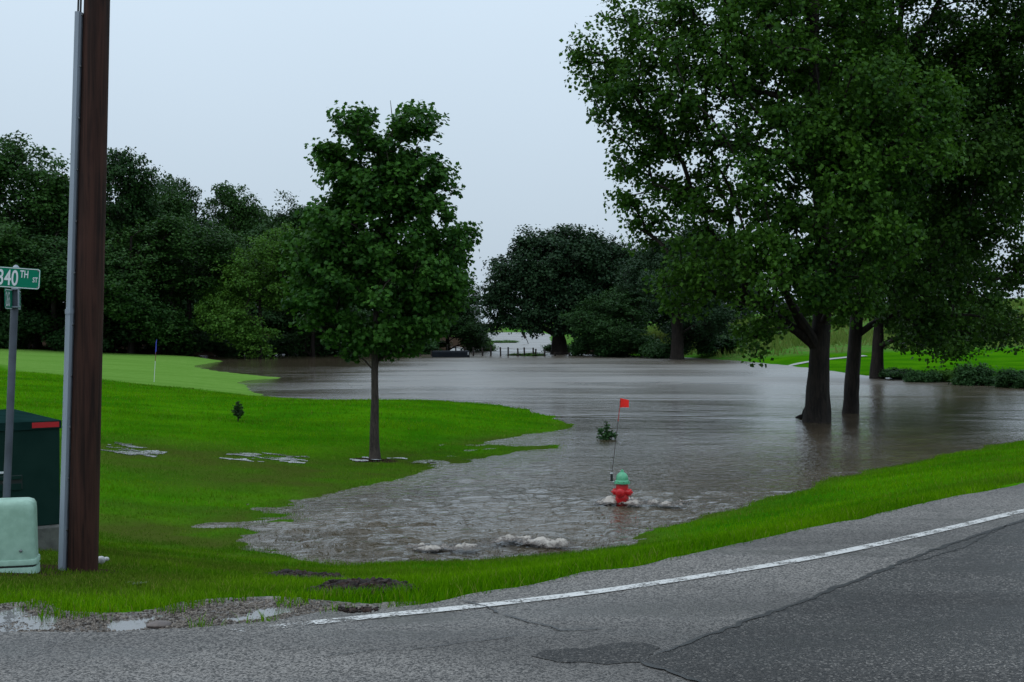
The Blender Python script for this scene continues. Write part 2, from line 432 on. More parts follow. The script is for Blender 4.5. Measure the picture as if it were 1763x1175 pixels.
def soggy(x, y):                     # waterlogged, muddied turf
    s_ = 0
    for c_, r_ in soft_pts: s_ = np.maximum(s_, np.exp(-((x - c_[0]) ** 2 + (y - c_[1]) ** 2) / (2 * r_ * r_)))
    s_ = np.maximum(s_, 0.8 * np.exp(-pdist(x, y, water_poly) / 0.7) * (y < 40))
    return np.clip(s_ * (0.25 + 1.5 * fbm(x * 1.1, y * 1.6, 63, 4)) - 0.12, 0, 1)
attr(gm, 'soggy', soggy(GX, GY).ravel())

m, t, b = new_mat('ground')
at = lambda n_: [setattr(a := t.nodes.new('ShaderNodeAttribute'), 'attribute_name', n_), a][1].outputs['Fac']
v = coords(t)
nl = noise(t, v, 0.35, 4); nm_ = noise(t, v, 3.0, 4); nf = noise(t, v, 26.0, 3); nst = noise(t, coords(t, (0.12, 0.9, 1)), 1.0, 4)
lawn = mixc(t, ramp(t, nl, 0.3, 0.7), (0.026, 0.130, 0.002), (0.060, 0.200, 0.003))
lawn = mixc(t, math_(t, 'MULTIPLY', ramp(t, nst, 0.45, 0.7), 0.5), lawn, (0.020, 0.095, 0.003))
lawn = mixc(t, math_(t, 'MULTIPLY', ramp(t, nm_, 0.5, 0.75), 0.35), lawn, (0.075, 0.165, 0.006))
lawn = mixc(t, math_(t, 'MULTIPLY', ramp(t, nf, 0.4, 0.65), 0.45), lawn, (0.018, 0.07, 0.002))
grn = mixc(t, ramp(t, nm_, 0.3, 0.7), (0.105, 0.225, 0.035), (0.135, 0.255, 0.05))
lawn = mixc(t, at('soggy'), lawn, mixc(t, nm_, (0.042, 0.080, 0.007), (0.060, 0.070, 0.016)))
grn = mixc(t, math_(t, 'MULTIPLY', ramp(t, nst, 0.42, 0.66), 0.55), grn, (0.075, 0.18, 0.022))
grn = mixc(t, math_(t, 'MULTIPLY', ramp(t, nf, 0.4, 0.7), 0.4), grn, (0.085, 0.17, 0.03))
c = mixc(t, ramp(t, math_(t, 'MULTIPLY_ADD', nm_, 0.35, math_(t, 'ADD', at('green'), -0.17)), 0.3, 0.7), lawn, grn)
md = mixc(t, ramp(t, nm_, 0.35, 0.65), (0.045, 0.12, 0.020), (0.12, 0.155, 0.05))
md = mixc(t, ramp(t, nl, 0.4, 0.65), md, (0.05, 0.17, 0.02))
c = mixc(t, at('meadow'), c, md)
dm = mixc(t, nf, (0.018, 0.0125, 0.009), (0.05, 0.034, 0.023))
dn = math_(t, 'MULTIPLY_ADD', at('dirt'), 1.6, math_(t, 'MULTIPLY', nm_, -0.7))
c = mixc(t, ramp(t, dn, 0.15, 0.5), c, dm)
L(t, c, b.inputs['Base Color']); b.inputs['Roughness'].default_value = 0.85; b.inputs['Specular IOR Level'].default_value = 0.0
hb = math_(t, 'ADD', math_(t, 'MULTIPLY', nf, 0.5), nm_)
L(t, bump(t, hb, 0.06), b.inputs['Normal'])
ground = obj('ground', gm, m); tag(ground, kind='structure')

# ------------------------------------------------------------------ flood water
wx = axis(0.5, 5.0, -160, 200, 300)
wy = axis(18.5, 4.0, 12, 480, 360)
WX, WY = np.meshgrid(wx, wy)
churn1 = P(900, 938)[:2]; churn2 = P(770, 948)[:2]; hyd = P(1071, 868)[:2]
def near(x, y, c_, r): return np.exp(-((x - c_[0]) ** 2 + (y - c_[1]) ** 2) / (2 * r * r))
chop = np.clip(near(WX, WY, churn1, 2.2) + near(WX, WY, churn2, 2.6) + 0.6 * near(WX, WY, hyd, 1.8), 0, 1)
base_r = np.clip(1 - (WY - 24) / 30, 0.0, 1)
fl = fbm(WX * 2.6 + 0.5 * WY, WY * 4.4, 21, 4) - 0.5
rip = np.sin((np.hypot((WX - churn2[0]) * 1.0, (WY - churn2[1]) * 1.3)) * 9 + 5 * fbm(WX * 0.8, WY * 0.8, 4, 2))
WZ = fl * (0.018 * base_r + 0.09 * chop) + rip * 0.012 * near(WX, WY, P(560, 945)[:2], 2.5)
wi = np.arange(len(wx) * len(wy)).reshape(len(wy), len(wx))
WF = np.stack([wi[:-1, :-1], wi[:-1, 1:], wi[1:, 1:], wi[1:, :-1]], -1).reshape(-1, 4)
tzw = terrain(WX, WY)
keepv = (tzw < 0.25).ravel()
WF = WF[keepv[WF].any(1)]
used = np.unique(WF); remap = -np.ones(len(wx) * len(wy), int); remap[used] = np.arange(len(used))
wm_ = mesh_np('flood_water', np.stack([WX, WY, WZ], -1).reshape(-1, 3)[used], remap[WF], True)
m, t, b = new_mat('muddy_water')
v = coords(t, (1, 1, 1))
ps_ = t.nodes.new('ShaderNodeSeparateXYZ'); L(t, v, ps_.inputs[0])
def yrange(y0, y1, v0, v1):
    n_ = t.nodes.new('ShaderNodeMapRange'); n_.interpolation_type = 'SMOOTHSTEP'
    for k_, v_ in (('From Min', y0), ('From Max', y1), ('To Min', v0), ('To Max', v1)): n_.inputs[k_].default_value = v_
    L(t, ps_.outputs['Y'], n_.inputs[0]); return n_.outputs[0]
# rough water by the inflow, long low ripples out on the flooded fairway, slicks and wind streaks between
def xrange_(x0, x1, v0, v1):
    n_ = t.nodes.new('ShaderNodeMapRange'); n_.interpolation_type = 'SMOOTHSTEP'
    for k_, v_ in (('From Min', x0), ('From Max', x1), ('To Min', v0), ('To Max', v1)): n_.inputs[k_].default_value = v_
    L(t, ps_.outputs['X'], n_.inputs[0]); return n_.outputs[0]
open_ = xrange_(-15, -5, 0.0, 1.0)      # the inlet below the wood lies sheltered
nA = noise(t, coords(t, (0.75, 1.15, 1), rot=(0, 0, math.radians(10))), 0.55, 6, 0.64, 0.5)
nB = noise(t, coords(t, (1.25, 1.0, 1), rot=(0, 0, math.radians(-14))), 5.0, 4, 0.6, 0.5)
n3 = noise(t, coords(t, (0.035, 0.13, 1), rot=(0, 0, math.radians(-8))), 1.0, 4, 0.6, 0.6)
patch = ramp(t, n3, 0.40, 0.60)
hA = math_(t, 'MULTIPLY', nA, math_(t, 'MULTIPLY', math_(t, 'MULTIPLY_ADD', patch, 0.75, 0.25), yrange(20, 55, 0.42, 0.75)))
hB = math_(t, 'MULTIPLY', nB, yrange(17, 40, 0.42, 0.08))
L(t, bump(t, math_(t, 'ADD', hA, hB), 0.20), b.inputs['Normal'])
L(t, math_(t, 'MULTIPLY_ADD', math_(t, 'ADD', yrange(32, 75, 0.0, 0.22), math_(t, 'MULTIPLY', patch, yrange(32, 75, 0.0, 0.16))), open_, 0.05), b.inputs['Roughness'])
nc = noise(t, v, 0.5, 4)
L(t, mixc(t, ramp(t, nc, 0.3, 0.7), (0.056, 0.043, 0.027), (0.080, 0.062, 0.040)), b.inputs['Base Color'])
L(t, math_(t, 'MULTIPLY_ADD', math_(t, 'SUBTRACT', yrange(38, 75, 1.33, 2.3), 1.33), open_, 1.33), b.inputs['IOR']); b.inputs['Specular IOR Level'].default_value = 0.5
M['water'] = m
water = obj('flood_water', wm_, m); tag(water, kind='structure')

# foam and boils
def foam_mat():
    m, t, b = new_mat('foam')
    a = t.nodes.new('ShaderNodeAttribute'); a.attribute_name = 'foam'
    n1 = noise(t, coords(t, (1, 1, 0.5)), 22, 5, 0.7)
    n2 = noise(t, coords(t, (1, 1, 1)), 6, 4, 0.6, 0.8)
    g_ = math_(t, 'ADD', a.outputs['Fac'], math_(t, 'ADD', math_(t, 'MULTIPLY_ADD', n1, 1.0, -0.5), math_(t, 'MULTIPLY_ADD', n2, 0.8, -0.4)))
    f = ramp(t, g_, 0.42, 0.95)
    L(t, mixc(t, f, (0.10, 0.08, 0.068), (0.47, 0.42, 0.37)), b.inputs['Base Color'])
    L(t, math_(t, 'MULTIPLY_ADD', f, 0.5, 0.12), b.inputs['Roughness'])
    L(t, ramp(t, g_, 0.22, 0.52), b.inputs['Alpha'])
    b.inputs['IOR'].default_value = 1.4
    L(t, bump(t, n1, 0.03), b.inputs['Normal'])
    return m
M['foam'] = foam_mat()
def foam(label, c_, ex, ey, hgt, seed, ridges):
    n = 110
    xs, ys = np.linspace(-ex, ex, n), np.linspace(-ey, ey, int(n * 0.8))
    X, Y = np.meshgrid(xs, ys)
    wob = fbm(X * 2 + c_[0], Y * 2 + c_[1], seed, 3)
    env = np.zeros_like(X)
    for (rx, ry, sx, sy, k) in ridges:
        env = np.maximum(env, k * np.exp(-((X - rx) / sx) ** 2 - ((Y - ry) / sy) ** 2))
    edge = np.clip((1 - np.maximum(np.abs(X) / ex, np.abs(Y) / ey)) * 5, 0, 1)
    rid = 1 - np.abs(2 * fbm(X * 4.5 + seed, Y * 4.5, seed + 5, 4) - 1)
    fine = fbm(X * 17, Y * 17, seed + 9, 3)
    e = env * (0.55 + 0.9 * wob) * edge
    Z = 0.012 + hgt * e * (0.25 + 0.75 * (rid ** 2) * wob * 1.6) + 0.09 * e * (fine - 0.45)
    me = mesh_np('foam', np.stack([X + 0.05 * (wob - .5) * env, Y, Z], -1).reshape(-1, 3),
                 np.stack([(ii := np.arange(X.size).reshape(X.shape))[:-1, :-1], ii[:-1, 1:], ii[1:, 1:], ii[1:, :-1]], -1).reshape(-1, 4), True)
    attr(me, 'foam', np.clip(e * (0.35 + 0.65 * rid ** 2), 0, 1).ravel())
    o = obj('foam', me, M['foam'], None, (c_[0], c_[1], 0.0))
    return tag(o, label, 'foam', kind='stuff')
foam('brownish white foam churning round the foot of the red fire hydrant', (hyd[0] + 0.2, hyd[1] - 0.15), 1.35, 1.05, 0.10, 2,
     [(-0.45, 0.05, 0.26, 0.26, 1), (-0.1, -0.12, 0.28, 0.24, 1), (0.3, 0.05, 0.3, 0.26, 0.9), (0.62, -0.25, 0.26, 0.2, 0.9), (-0.1, 0.35, 0.45, 0.2, 0.75), (0.8, 0.1, 0.3, 0.15, 0.6)])
foam('largest curl of foam boiling up near the bank in front of the hydrant', churn1, 1.2, 1.0, 0.11, 5,
     [(-0.1, 0.18, 0.40, 0.2, 1), (0.2, -0.02, 0.3, 0.2, 0.95), (0.45, -0.28, 0.28, 0.2, 0.95), (-0.4, 0.02, 0.25, 0.16, 0.85)])
foam('small low patch of foam left of the bigger boil by the grassy bank', churn2, 1.1, 0.9, 0.08, 9,
     [(0.12, 0.02, 0.32, 0.18, 0.95), (-0.25, -0.12, 0.25, 0.16, 0.95), (-0.45, 0.14, 0.2, 0.14, 0.8)])

# ------------------------------------------------------------------ road
def sheet(name, pts, z, mat, parent=None, thick=0.0):
    bm = bmesh.new()
    f = bm.faces.new([bm.verts.new((p[0], p[1], z)) for p in pts])
    if f.normal.z < 0: f.normal_flip()
    f.normal_update()
    if f.normal.z < 0: bmesh.ops.reverse_faces(bm, faces=[f])
    if thick:
        e = bmesh.ops.extrude_face_region(bm, geom=[f])
        bmesh.ops.translate(bm, vec=(0, 0, thick), verts=[g for g in e['geom'] if isinstance(g, bmesh.types.BMVert)])
        bmesh.ops.recalc_face_normals(bm, faces=bm.faces)
    bmesh.ops.triangulate(bm, faces=bm.faces[:])
    me = bpy.data.meshes.new(name); bm.to_mesh(me); bm.free()
    return obj(name, me, mat, parent)
def dense(pts, step, jit=0.0, seed=0):
    out = []
    for k in range(len(pts) - 1):
        a, b_ = np.array(pts[k]), np.array(pts[k + 1]); n = max(1, int(np.linalg.norm(b_ - a) / step))
        for i in range(n): out.append(a + (b_ - a) * i / n)
    out.append(np.array(pts[-1]))
    out = np.array(out)
    if jit:
        q = np.arange(len(out)) * 0.37
        out = out + jit * np.stack([fbm(q, q * 0 + seed, seed, 3) - .5, fbm(q + 50, q * 0, seed + 1, 3) - .5], -1) * 2
    return out
def smooth_line(pts, it=3):
    p = np.array(pts, float)
    for _ in range(it):
        q = [p[0]]
        for k in range(len(p) - 1): q += [p[k] * .75 + p[k + 1] * .25, p[k] * .25 + p[k + 1] * .75]
        q.append(p[-1]); p = np.array(q)
    return p
def asphalt(name, lo, hi, rlo, rhi):
    m, t, b = new_mat(name)
    v = coords(t)
    vo = t.nodes.new('ShaderNodeTexVoronoi'); vo.inputs['Scale'].default_value = 100; L(t, v, vo.inputs['Vector'])
    sp = t.nodes.new('ShaderNodeSeparateColor'); L(t, vo.outputs['Color'], sp.inputs[0])
    nb = noise(t, v, 1.1, 5, 0.6); nl = noise(t, coords(t, (0.35, 1.1, 1), rot=(0, 0, math.radians(-35))), 0.6, 4)
    nf = noise(t, v, 130, 2)
    c = mixc(t, ramp(t, sp.outputs[0], 0.1, 0.95), lo, hi)
    st = math_(t, 'MULTIPLY', ramp(t, sp.outputs[1], 0.86, 0.95), 0.7)
    c = mixc(t, st, c, (0.33, 0.30, 0.27))
    c = mixc(t, math_(t, 'MULTIPLY', ramp(t, nl, 0.42, 0.7), 0.55), c, tuple(x * 0.55 for x in lo))
    wet = noise(t, coords(t, (0.6, 1.6, 1), rot=(0, 0, math.radians(-28))), 0.9, 5, 0.65, 0.4)
    c = mixc(t, math_(t, 'MULTIPLY', ramp(t, wet, 0.48, 0.68), 0.6), c, tuple(x * 0.35 for x in hi))
    c = mixc(t, math_(t, 'MULTIPLY', ramp(t, nf, 0.35, 0.7), 0.3), c, (0.02, 0.02, 0.02))
    L(t, c, b.inputs['Base Color'])
    rr = t.nodes.new('ShaderNodeMapRange'); rr.inputs['To Min'].default_value = rlo; rr.inputs['To Max'].default_value = rhi
    L(t, math_(t, 'SUBTRACT', 1.0, ramp(t, wet, 0.42, 0.66)), rr.inputs[0]); L(t, rr.outputs[0], b.inputs['Roughness'])
    b.inputs['Specular IOR Level'].default_value = 0.3
    L(t, bump(t, math_(t, 'SUBTRACT', 1.0, vo.outputs['Distance']), 0.008, 0.8), b.inputs['Normal'])
    return m
M['asphalt'] = asphalt('asphalt', (0.046, 0.042, 0.039), (0.260, 0.238, 0.218), 0.28, 0.62)
M['asphalt_dark'] = asphalt('asphalt_dark', (0.013, 0.0118, 0.011), (0.086, 0.078, 0.071), 0.34, 0.62)
re_d = dense(road_edge, 0.12, 0.045, 4)
rp = [tuple(p) for p in re_d] + road_poly[len(road_edge):]
road = sheet('road', rp, RZ - 0.09, M['asphalt'], None, 0.09); tag(road, kind='structure')
seam = [(1106, 1141), (1150, 1122), (1230, 1092), (1360, 1045), (1450, 1010), (1544, 973), (1640, 937), (1731, 907), (1800, 884), (2000, 835), (2400, 770)]
seam_w = dense([tuple(P(a, b_, RZ)[:2]) for a, b_ in seam], 0.08, 0.02, 8)
lane = [tuple(p) for p in seam_w] + [(30, 14), (20, -8), (-3, -8), tuple(P(1400, 1400, RZ)[:2]), tuple(P(1215, 1178, RZ)[:2])]
sheet('resurfaced_lane', lane, RZ + 0.004, M['asphalt_dark'], road)
M['tar'] = simple('tar_crack', (0.012, 0.012, 0.012), (0.025, 0.024, 0.023), 30, 0.45)
def strip(name, line, wfun, z, mat, parent):
    p = np.array(line); T = np.gradient(p, axis=0); T /= np.linalg.norm(T, axis=1, keepdims=True) + 1e-9
    Nn = np.stack([-T[:, 1], T[:, 0]], -1); w = wfun(np.linspace(0, 1, len(p)))[:, None]
    A, B_ = p + Nn * w / 2, p - Nn * w / 2
    V = np.r_[np.c_[A, np.full(len(p), z)], np.c_[B_, np.full(len(p), z)]]
    n = len(p); i = np.arange(n - 1)
    me = mesh_np(name, V, np.stack([i + n, i + n + 1, i + 1, i], -1))
    return obj(name, me, mat, parent), me
def crack(pl, w, seed, z=RZ + 0.007):
    ln = dense([tuple(P(a, b_, RZ)[:2]) for a, b_ in pl], 0.03, 0.025, seed)
    strip('crack', ln, lambda u: w * (0.35 + 1.3 * fbm(u * 40, u * 0, seed, 3)) * np.clip(np.minimum(u, 1 - u) * 14, 0.15, 1), z, M['tar'], road)
crack(seam[:9], 0.035, 3)
crack([(1106, 1141), (1160, 1160), (1215, 1180), (1260, 1200)], 0.03, 5)
crack([(862, 1058), (900, 1068), (968, 1086), (1040, 1083)], 0.013, 6)
crack([(790, 1034), (835, 1046), (862, 1058)], 0.016, 7)
crack([(700, 1120), (790, 1108), (890, 1096)], 0.008, 8)
crack([(560, 1132), (640, 1120), (700, 1120)], 0.006, 9)
crack([(1544, 973), (1590, 965), (1660, 944), (1735, 905)], 0.012, 12)
# edge line
m, t, b = new_mat('worn_white_paint')
a_ = t.nodes.new('ShaderNodeAttribute'); a_.attribute_name = 'wear'
nw = noise(t, coords(t), 45, 4, 0.7); nw2 = noise(t, coords(t), 7, 3)
f = ramp(t, math_(t, 'ADD', math_(t, 'MULTIPLY_ADD', nw, 0.6, math_(t, 'MULTIPLY', nw2, 0.4)), math_(t, 'MULTIPLY', a_.outputs['Fac'], 0.5)), 0.6, 0.72)
L(t, mixc(t, nw2, (0.60, 0.585, 0.565), (0.46, 0.45, 0.43)), b.inputs['Base Color']); b.inputs['Roughness'].default_value = 0.5
L(t, math_(t, 'SUBTRACT', 1.0, f), b.inputs['Alpha'])
L(t, bump(t, nw, 0.003), b.inputs['Normal'])
ln = smooth_line([tuple(P(a, b_, RZ)[:2]) for a, b_ in [(330, 1093), (430, 1086), (510, 1077), (650, 1062), (815, 1046), (1000, 1024), (1100, 1010), (1250, 987), (1400, 962), (1600, 919), (1763, 880), (2000, 828), (2600, 755)]])
_, lme = strip('edge_line', ln, lambda u: np.full(len(u), 0.095), RZ + 0.006, m, road)
pxw = np.clip((np.interp(ln[:, 0], [P(300, 1095, RZ)[0], P(480, 1080, RZ)[0], P(620, 1065, RZ)[0], 40], [0.62, 0.45, 0.24, 0.14])), 0, 1)
attr(lme, 'wear', np.r_[pxw, pxw])
# wet stain
blob = [P(a, b_, RZ)[:2] for a, b_ in [(915, 1130), (940, 1121), (1000, 1117), (1060, 1108), (1115, 1108), (1135, 1116), (1118, 1130), (1106, 1141), (1040, 1144), (960, 1140)]]
sheet('wet_stain', [tuple(p) for p in dense(blob + [blob[0]], 0.03, 0.03, 13)[:-1]], RZ + 0.003, M['asphalt_dark'], road)

# gravel shoulder, stones, shoulder puddles
m, t, b = new_mat('wet_gravel')
vo = t.nodes.new('ShaderNodeTexVoronoi'); vo.inputs['Scale'].default_value = 38; L(t, coords(t), vo.inputs['Vector'])
spc = t.nodes.new('ShaderNodeSeparateColor'); L(t, vo.outputs['Color'], spc.inputs[0])
c = mixc(t, spc.outputs[0], (0.05, 0.042, 0.036), (0.21, 0.18, 0.155))
c = mixc(t, math_(t, 'MULTIPLY', ramp(t, noise(t, coords(t), 2.2, 4), 0.4, 0.65), 0.7), c, (0.04, 0.032, 0.026))
L(t, c, b.inputs['Base Color']); b.inputs['Roughness'].default_value = 0.45
L(t, bump(t, math_(t, 'SUBTRACT', 1.0, vo.outputs['Distance']), 0.02), b.inputs['Normal']); M['gravel'] = m
gpo = np.array(gravel_poly); pud = [[tuple(P(a, b_, RZ - .03)[:2]) for a, b_ in pl_] for pl_ in (
    [(-150, 1058), (0, 1052), (30, 1042), (60, 1052), (100, 1060), (112, 1070), (100, 1084), (0, 1087), (-150, 1088)],
    [(172, 1080), (190, 1066), (240, 1062), (285, 1056), (262, 1066), (250, 1076), (262, 1081), (230, 1084), (180, 1085)],
    [(372, 1064), (420, 1058), (440, 1042), (500, 1040), (512, 1046), (500, 1056), (450, 1066), (400, 1069)])]
def shoulder_z(X, Y):
    z = RZ - 0.03 + 0.024 * (fbm(X * 5, Y * 5, 41, 4) - .5) + 0.010 * (fbm(X * 22, Y * 22, 43, 3) - .5)
    for pl_ in pud: z = z - 0.018 * np.clip(sdist(X, Y, pl_) / 0.08 + .35, 0, 1)
    return np.minimum(z, RZ - .006)
sxs = np.arange(-5.2, -0.4, 0.018); sys_ = np.arange(6.2, 7.6, 0.018)
X, Y = np.meshgrid(sxs, sys_); sgd = sdist(X, Y, gravel_poly)
Z = shoulder_z(X, Y) - 0.10 * np.clip(-sgd / .08, 0, 1)
ii = np.arange(X.size).reshape(X.shape); kp = (sgd > -.08)
F = np.stack([ii[:-1, :-1], ii[:-1, 1:], ii[1:, 1:], ii[1:, :-1]], -1)[kp[:-1, :-1]]
u_ = np.unique(F); r_ = -np.ones(X.size, int); r_[u_] = np.arange(len(u_))
gsh = obj('gravel_shoulder', mesh_np('gravel_shoulder', np.stack([X, Y, Z], -1).reshape(-1, 3)[u_], r_[F], True), M['gravel']); tag(gsh, kind='structure')
m, t, b = new_mat('puddle_water')
b.inputs['Base Color'].default_value = (0.15, 0.145, 0.14, 1); b.inputs['Roughness'].default_value = 0.05; b.inputs['IOR'].default_value = 1.4
L(t, bump(t, noise(t, coords(t), 14, 3, 0.5), 0.003), b.inputs['Normal']); M['puddle'] = m
PZL = RZ - 0.0375
for pl_ in pud:
    k_ = (sdist(X, Y, pl_) > -.1) & (sgd > .01)
    F = np.stack([ii[:-1, :-1], ii[:-1, 1:], ii[1:, 1:], ii[1:, :-1]], -1)[k_[:-1, :-1]]
    u_ = np.unique(F); r_ = -np.ones(X.size, int); r_[u_] = np.arange(len(u_))
    o_ = obj('puddle', mesh_np('puddle', np.stack([X, Y, X * 0 + PZL], -1).reshape(-1, 3)[u_], r_[F], True), M['puddle']); tag(o_, kind='structure')

# ------------------------------------------------------------------ soaked patches on the lawn: thin water sheets following the ground
def lawn_puddle(corners, z0, thr, seed, sx=2.2, sy=4.5):
    w = np.array([P(a, b_, z0)[:2] for a, b_ in corners])
    lo, hi = w.min(0), w.max(0)
    xs = np.arange(lo[0], hi[0], 0.07); ys = np.arange(lo[1], hi[1], 0.05)
    if len(ys) > 200: ys = np.linspace(lo[1], hi[1], 200)
    X, Y = np.meshgrid(xs, ys)
    s = sdist(X, Y, [tuple(p) for p in w])
    k = fbm(X * sx, Y * sy, seed, 4) + np.clip(s, -0.6, 0.6) * 0.35 > thr
    ii = np.arange(X.size).reshape(X.shape)
    F = np.stack([ii[:-1, :-1], ii[:-1, 1:], ii[1:, 1:], ii[1:, :-1]], -1)[k[:-1, :-1]]
    if len(F) == 0: return
    Z = terrain(X, Y) + 0.012
    u = np.unique(F); r = -np.ones(X.size, int); r[u] = np.arange(len(u))
    o = obj('puddle', mesh_np('puddle', np.stack([X, Y, Z], -1).reshape(-1, 3)[u], r[F], True), M['puddle']); tag(o, kind='structure')
lawn_puddle([(385, 786), (400, 780), (520, 777), (530, 785), (500, 790), (400, 791)], 0.3, 0.6, 3)
lawn_puddle([(180, 775), (200, 766), (270, 768), (285, 776), (260, 782), (190, 780)], 0.48, 0.66, 5)
lawn_puddle([(600, 786), (620, 778), (700, 776), (760, 780), (740, 787), (640, 788)], 0.2, 0.68, 8)
lawn_puddle([(215, 1012), (225, 1004), (252, 1006), (250, 1016), (225, 1018)], 1.3, 0.6, 9, 3, 3)

# ------------------------------------------------------------------ trees
def leaf_template(kind):
    if kind == 'maple':
        h = [(0, 0), (.42, .08), (.26, .36), (.46, .62), (0, 1.0)]
    elif kind == 'round':
        h = [(0, 0), (.34, .18), (.40, .48), (.22, .80), (0, 1.0)]
    else:
        h = [(0, 0), (.38, .42), (0, 1.0)]
    R = [(x, y - .5, -0.18 * x) for x, y in h]; Lf = [(-x, y, z) for x, y, z in R[1:-1]]
    V = np.array(R + Lf); n = len(R)
    f1 = list(range(n)); f2 = [n - 1] + [n + k for k in range(len(Lf))][::-1] + [0]
    return V, [f1, f2[::1]]
def leaves_mesh(name, C, outward, size, kind, r, up=0.55, out=0.45, rnd=0.75):
    n = len(C)
    V, F = leaf_template(kind)
    nrm = np.array([0, 0, up]) + outward * out + r.normal(0, 1, (n, 3)) * rnd * 0.6
    nrm /= np.linalg.norm(nrm, axis=1, keepdims=True) + 1e-9
    d = outward * 0.6 + r.normal(0, 1, (n, 3)) * 0.7 + np.array([0, 0, -0.35])
    d -= (d * nrm).sum(1, keepdims=True) * nrm; d /= np.linalg.norm(d, axis=1, keepdims=True) + 1e-9
    s = np.cross(d, nrm)
    sz = size * r.uniform(0.65, 1.25, n)
    W = C[:, None, :] + sz[:, None, None] * (V[None, :, 0:1] * s[:, None] * 1.15 + V[None, :, 1:2] * d[:, None] + V[None, :, 2:3] * nrm[:, None])
    k = len(V); base = np.arange(n)[:, None] * k
    FF = np.concatenate([base + np.array(f)[None] for f in F], 0)
    return mesh_np(name, W.reshape(-1, 3), FF)

def grow(trunk, lobes, n_tips, r, bal=0.35, shell=0.5, seg=5, gnarl=0.12, rmin=0.012):
    """trunk: polyline; lobes: (cx,cy,cz,rx,ry,rz,w). returns chains of (points, node ids), radii, tips, outward"""
    Lb = np.array(lobes, float)
    vol = Lb[:, 3] * Lb[:, 4] * Lb[:, 5]; pr = (vol ** 0.8) * Lb[:, 6]; pr /= pr.sum()
    li = r.choice(len(Lb), n_tips, p=pr)
    d = r.normal(0, 1, (n_tips, 3)); d /= np.linalg.norm(d, axis=1, keepdims=True)
    rad = r.uniform(0, 1, n_tips) ** (shell * 0.66) * r.uniform(0.82, 1.12, n_tips)
    tips = Lb[li, :3] + d * Lb[li, 3:6] * rad[:, None]
    pos = [np.array(p, float) for p in trunk]; par = [-1] + list(range(len(trunk) - 1)); pl = [0.0]
    for k in range(1, len(trunk)): pl.append(pl[-1] + np.linalg.norm(pos[k] - pos[k - 1]))
    chains = [list(range(len(trunk)))]
    ax = np.array(trunk)
    order = list(np.argsort([np.min(np.linalg.norm(ax - t_, axis=1)) for t_ in tips]))
    limb = [('l', k) for k in np.argsort(-vol)]
    P_ = np.zeros((len(pos) + (n_tips + len(Lb)) * seg + 10, 3)); PLn = np.zeros(len(P_)); npos = len(pos)
    P_[:npos] = pos; PLn[:npos] = pl
    H = max(p[2] for p in trunk)
    lowlim = 1
    def connect(tp):
        nonlocal npos
        D = np.linalg.norm(P_[lowlim:npos] - tp, axis=1)
        rise = tp[2] - P_[lowlim:npos, 2]
        cost = D + bal * PLn[lowlim:npos] + np.where(rise < 0, -rise * 0.8, 0)
        a = int(np.argmin(cost)) + lowlim
        p0 = P_[a]; v_ = tp - p0; ln_ = np.linalg.norm(v_)
        if ln_ < 0.02: return
        ids = [a]; ns = max(2, min(seg, int(ln_ / 0.35) + 1))
        sag = np.array([0, 0, 1.0]) * ln_ * 0.10
        for q in range(1, ns + 1):
            u = q / ns
            pt = p0 + v_ * u + sag * math.sin(u * math.pi) + r.normal(0, 1, 3) * gnarl * ln_ * 0.12 * math.sin(u * math.pi)
            P_[npos] = pt; PLn[npos] = PLn[ids[-1]] + np.linalg.norm(pt - P_[ids[-1]]); par.append(ids[-1]); ids.append(npos); npos += 1
        chains.append(ids)
    for _, k in limb: connect(Lb[k, :3])
    for k in order: connect(tips[k])
    par_ = np.array(par); R3 = np.zeros(npos)
    nch = np.bincount(par_[par_ >= 0], minlength=npos)
    R3[nch == 0] = rmin ** 2.2
    for k in range(npos - 1, 0, -1):
        R3[k] = max(R3[k], rmin ** 2.2); R3[par_[k]] += R3[k] * (1.0 if par_[k] != k - 1 else 1.0)
    return P_[:npos], R3 ** (1 / 2.2), chains, tips, d
class TreeMesh: pass
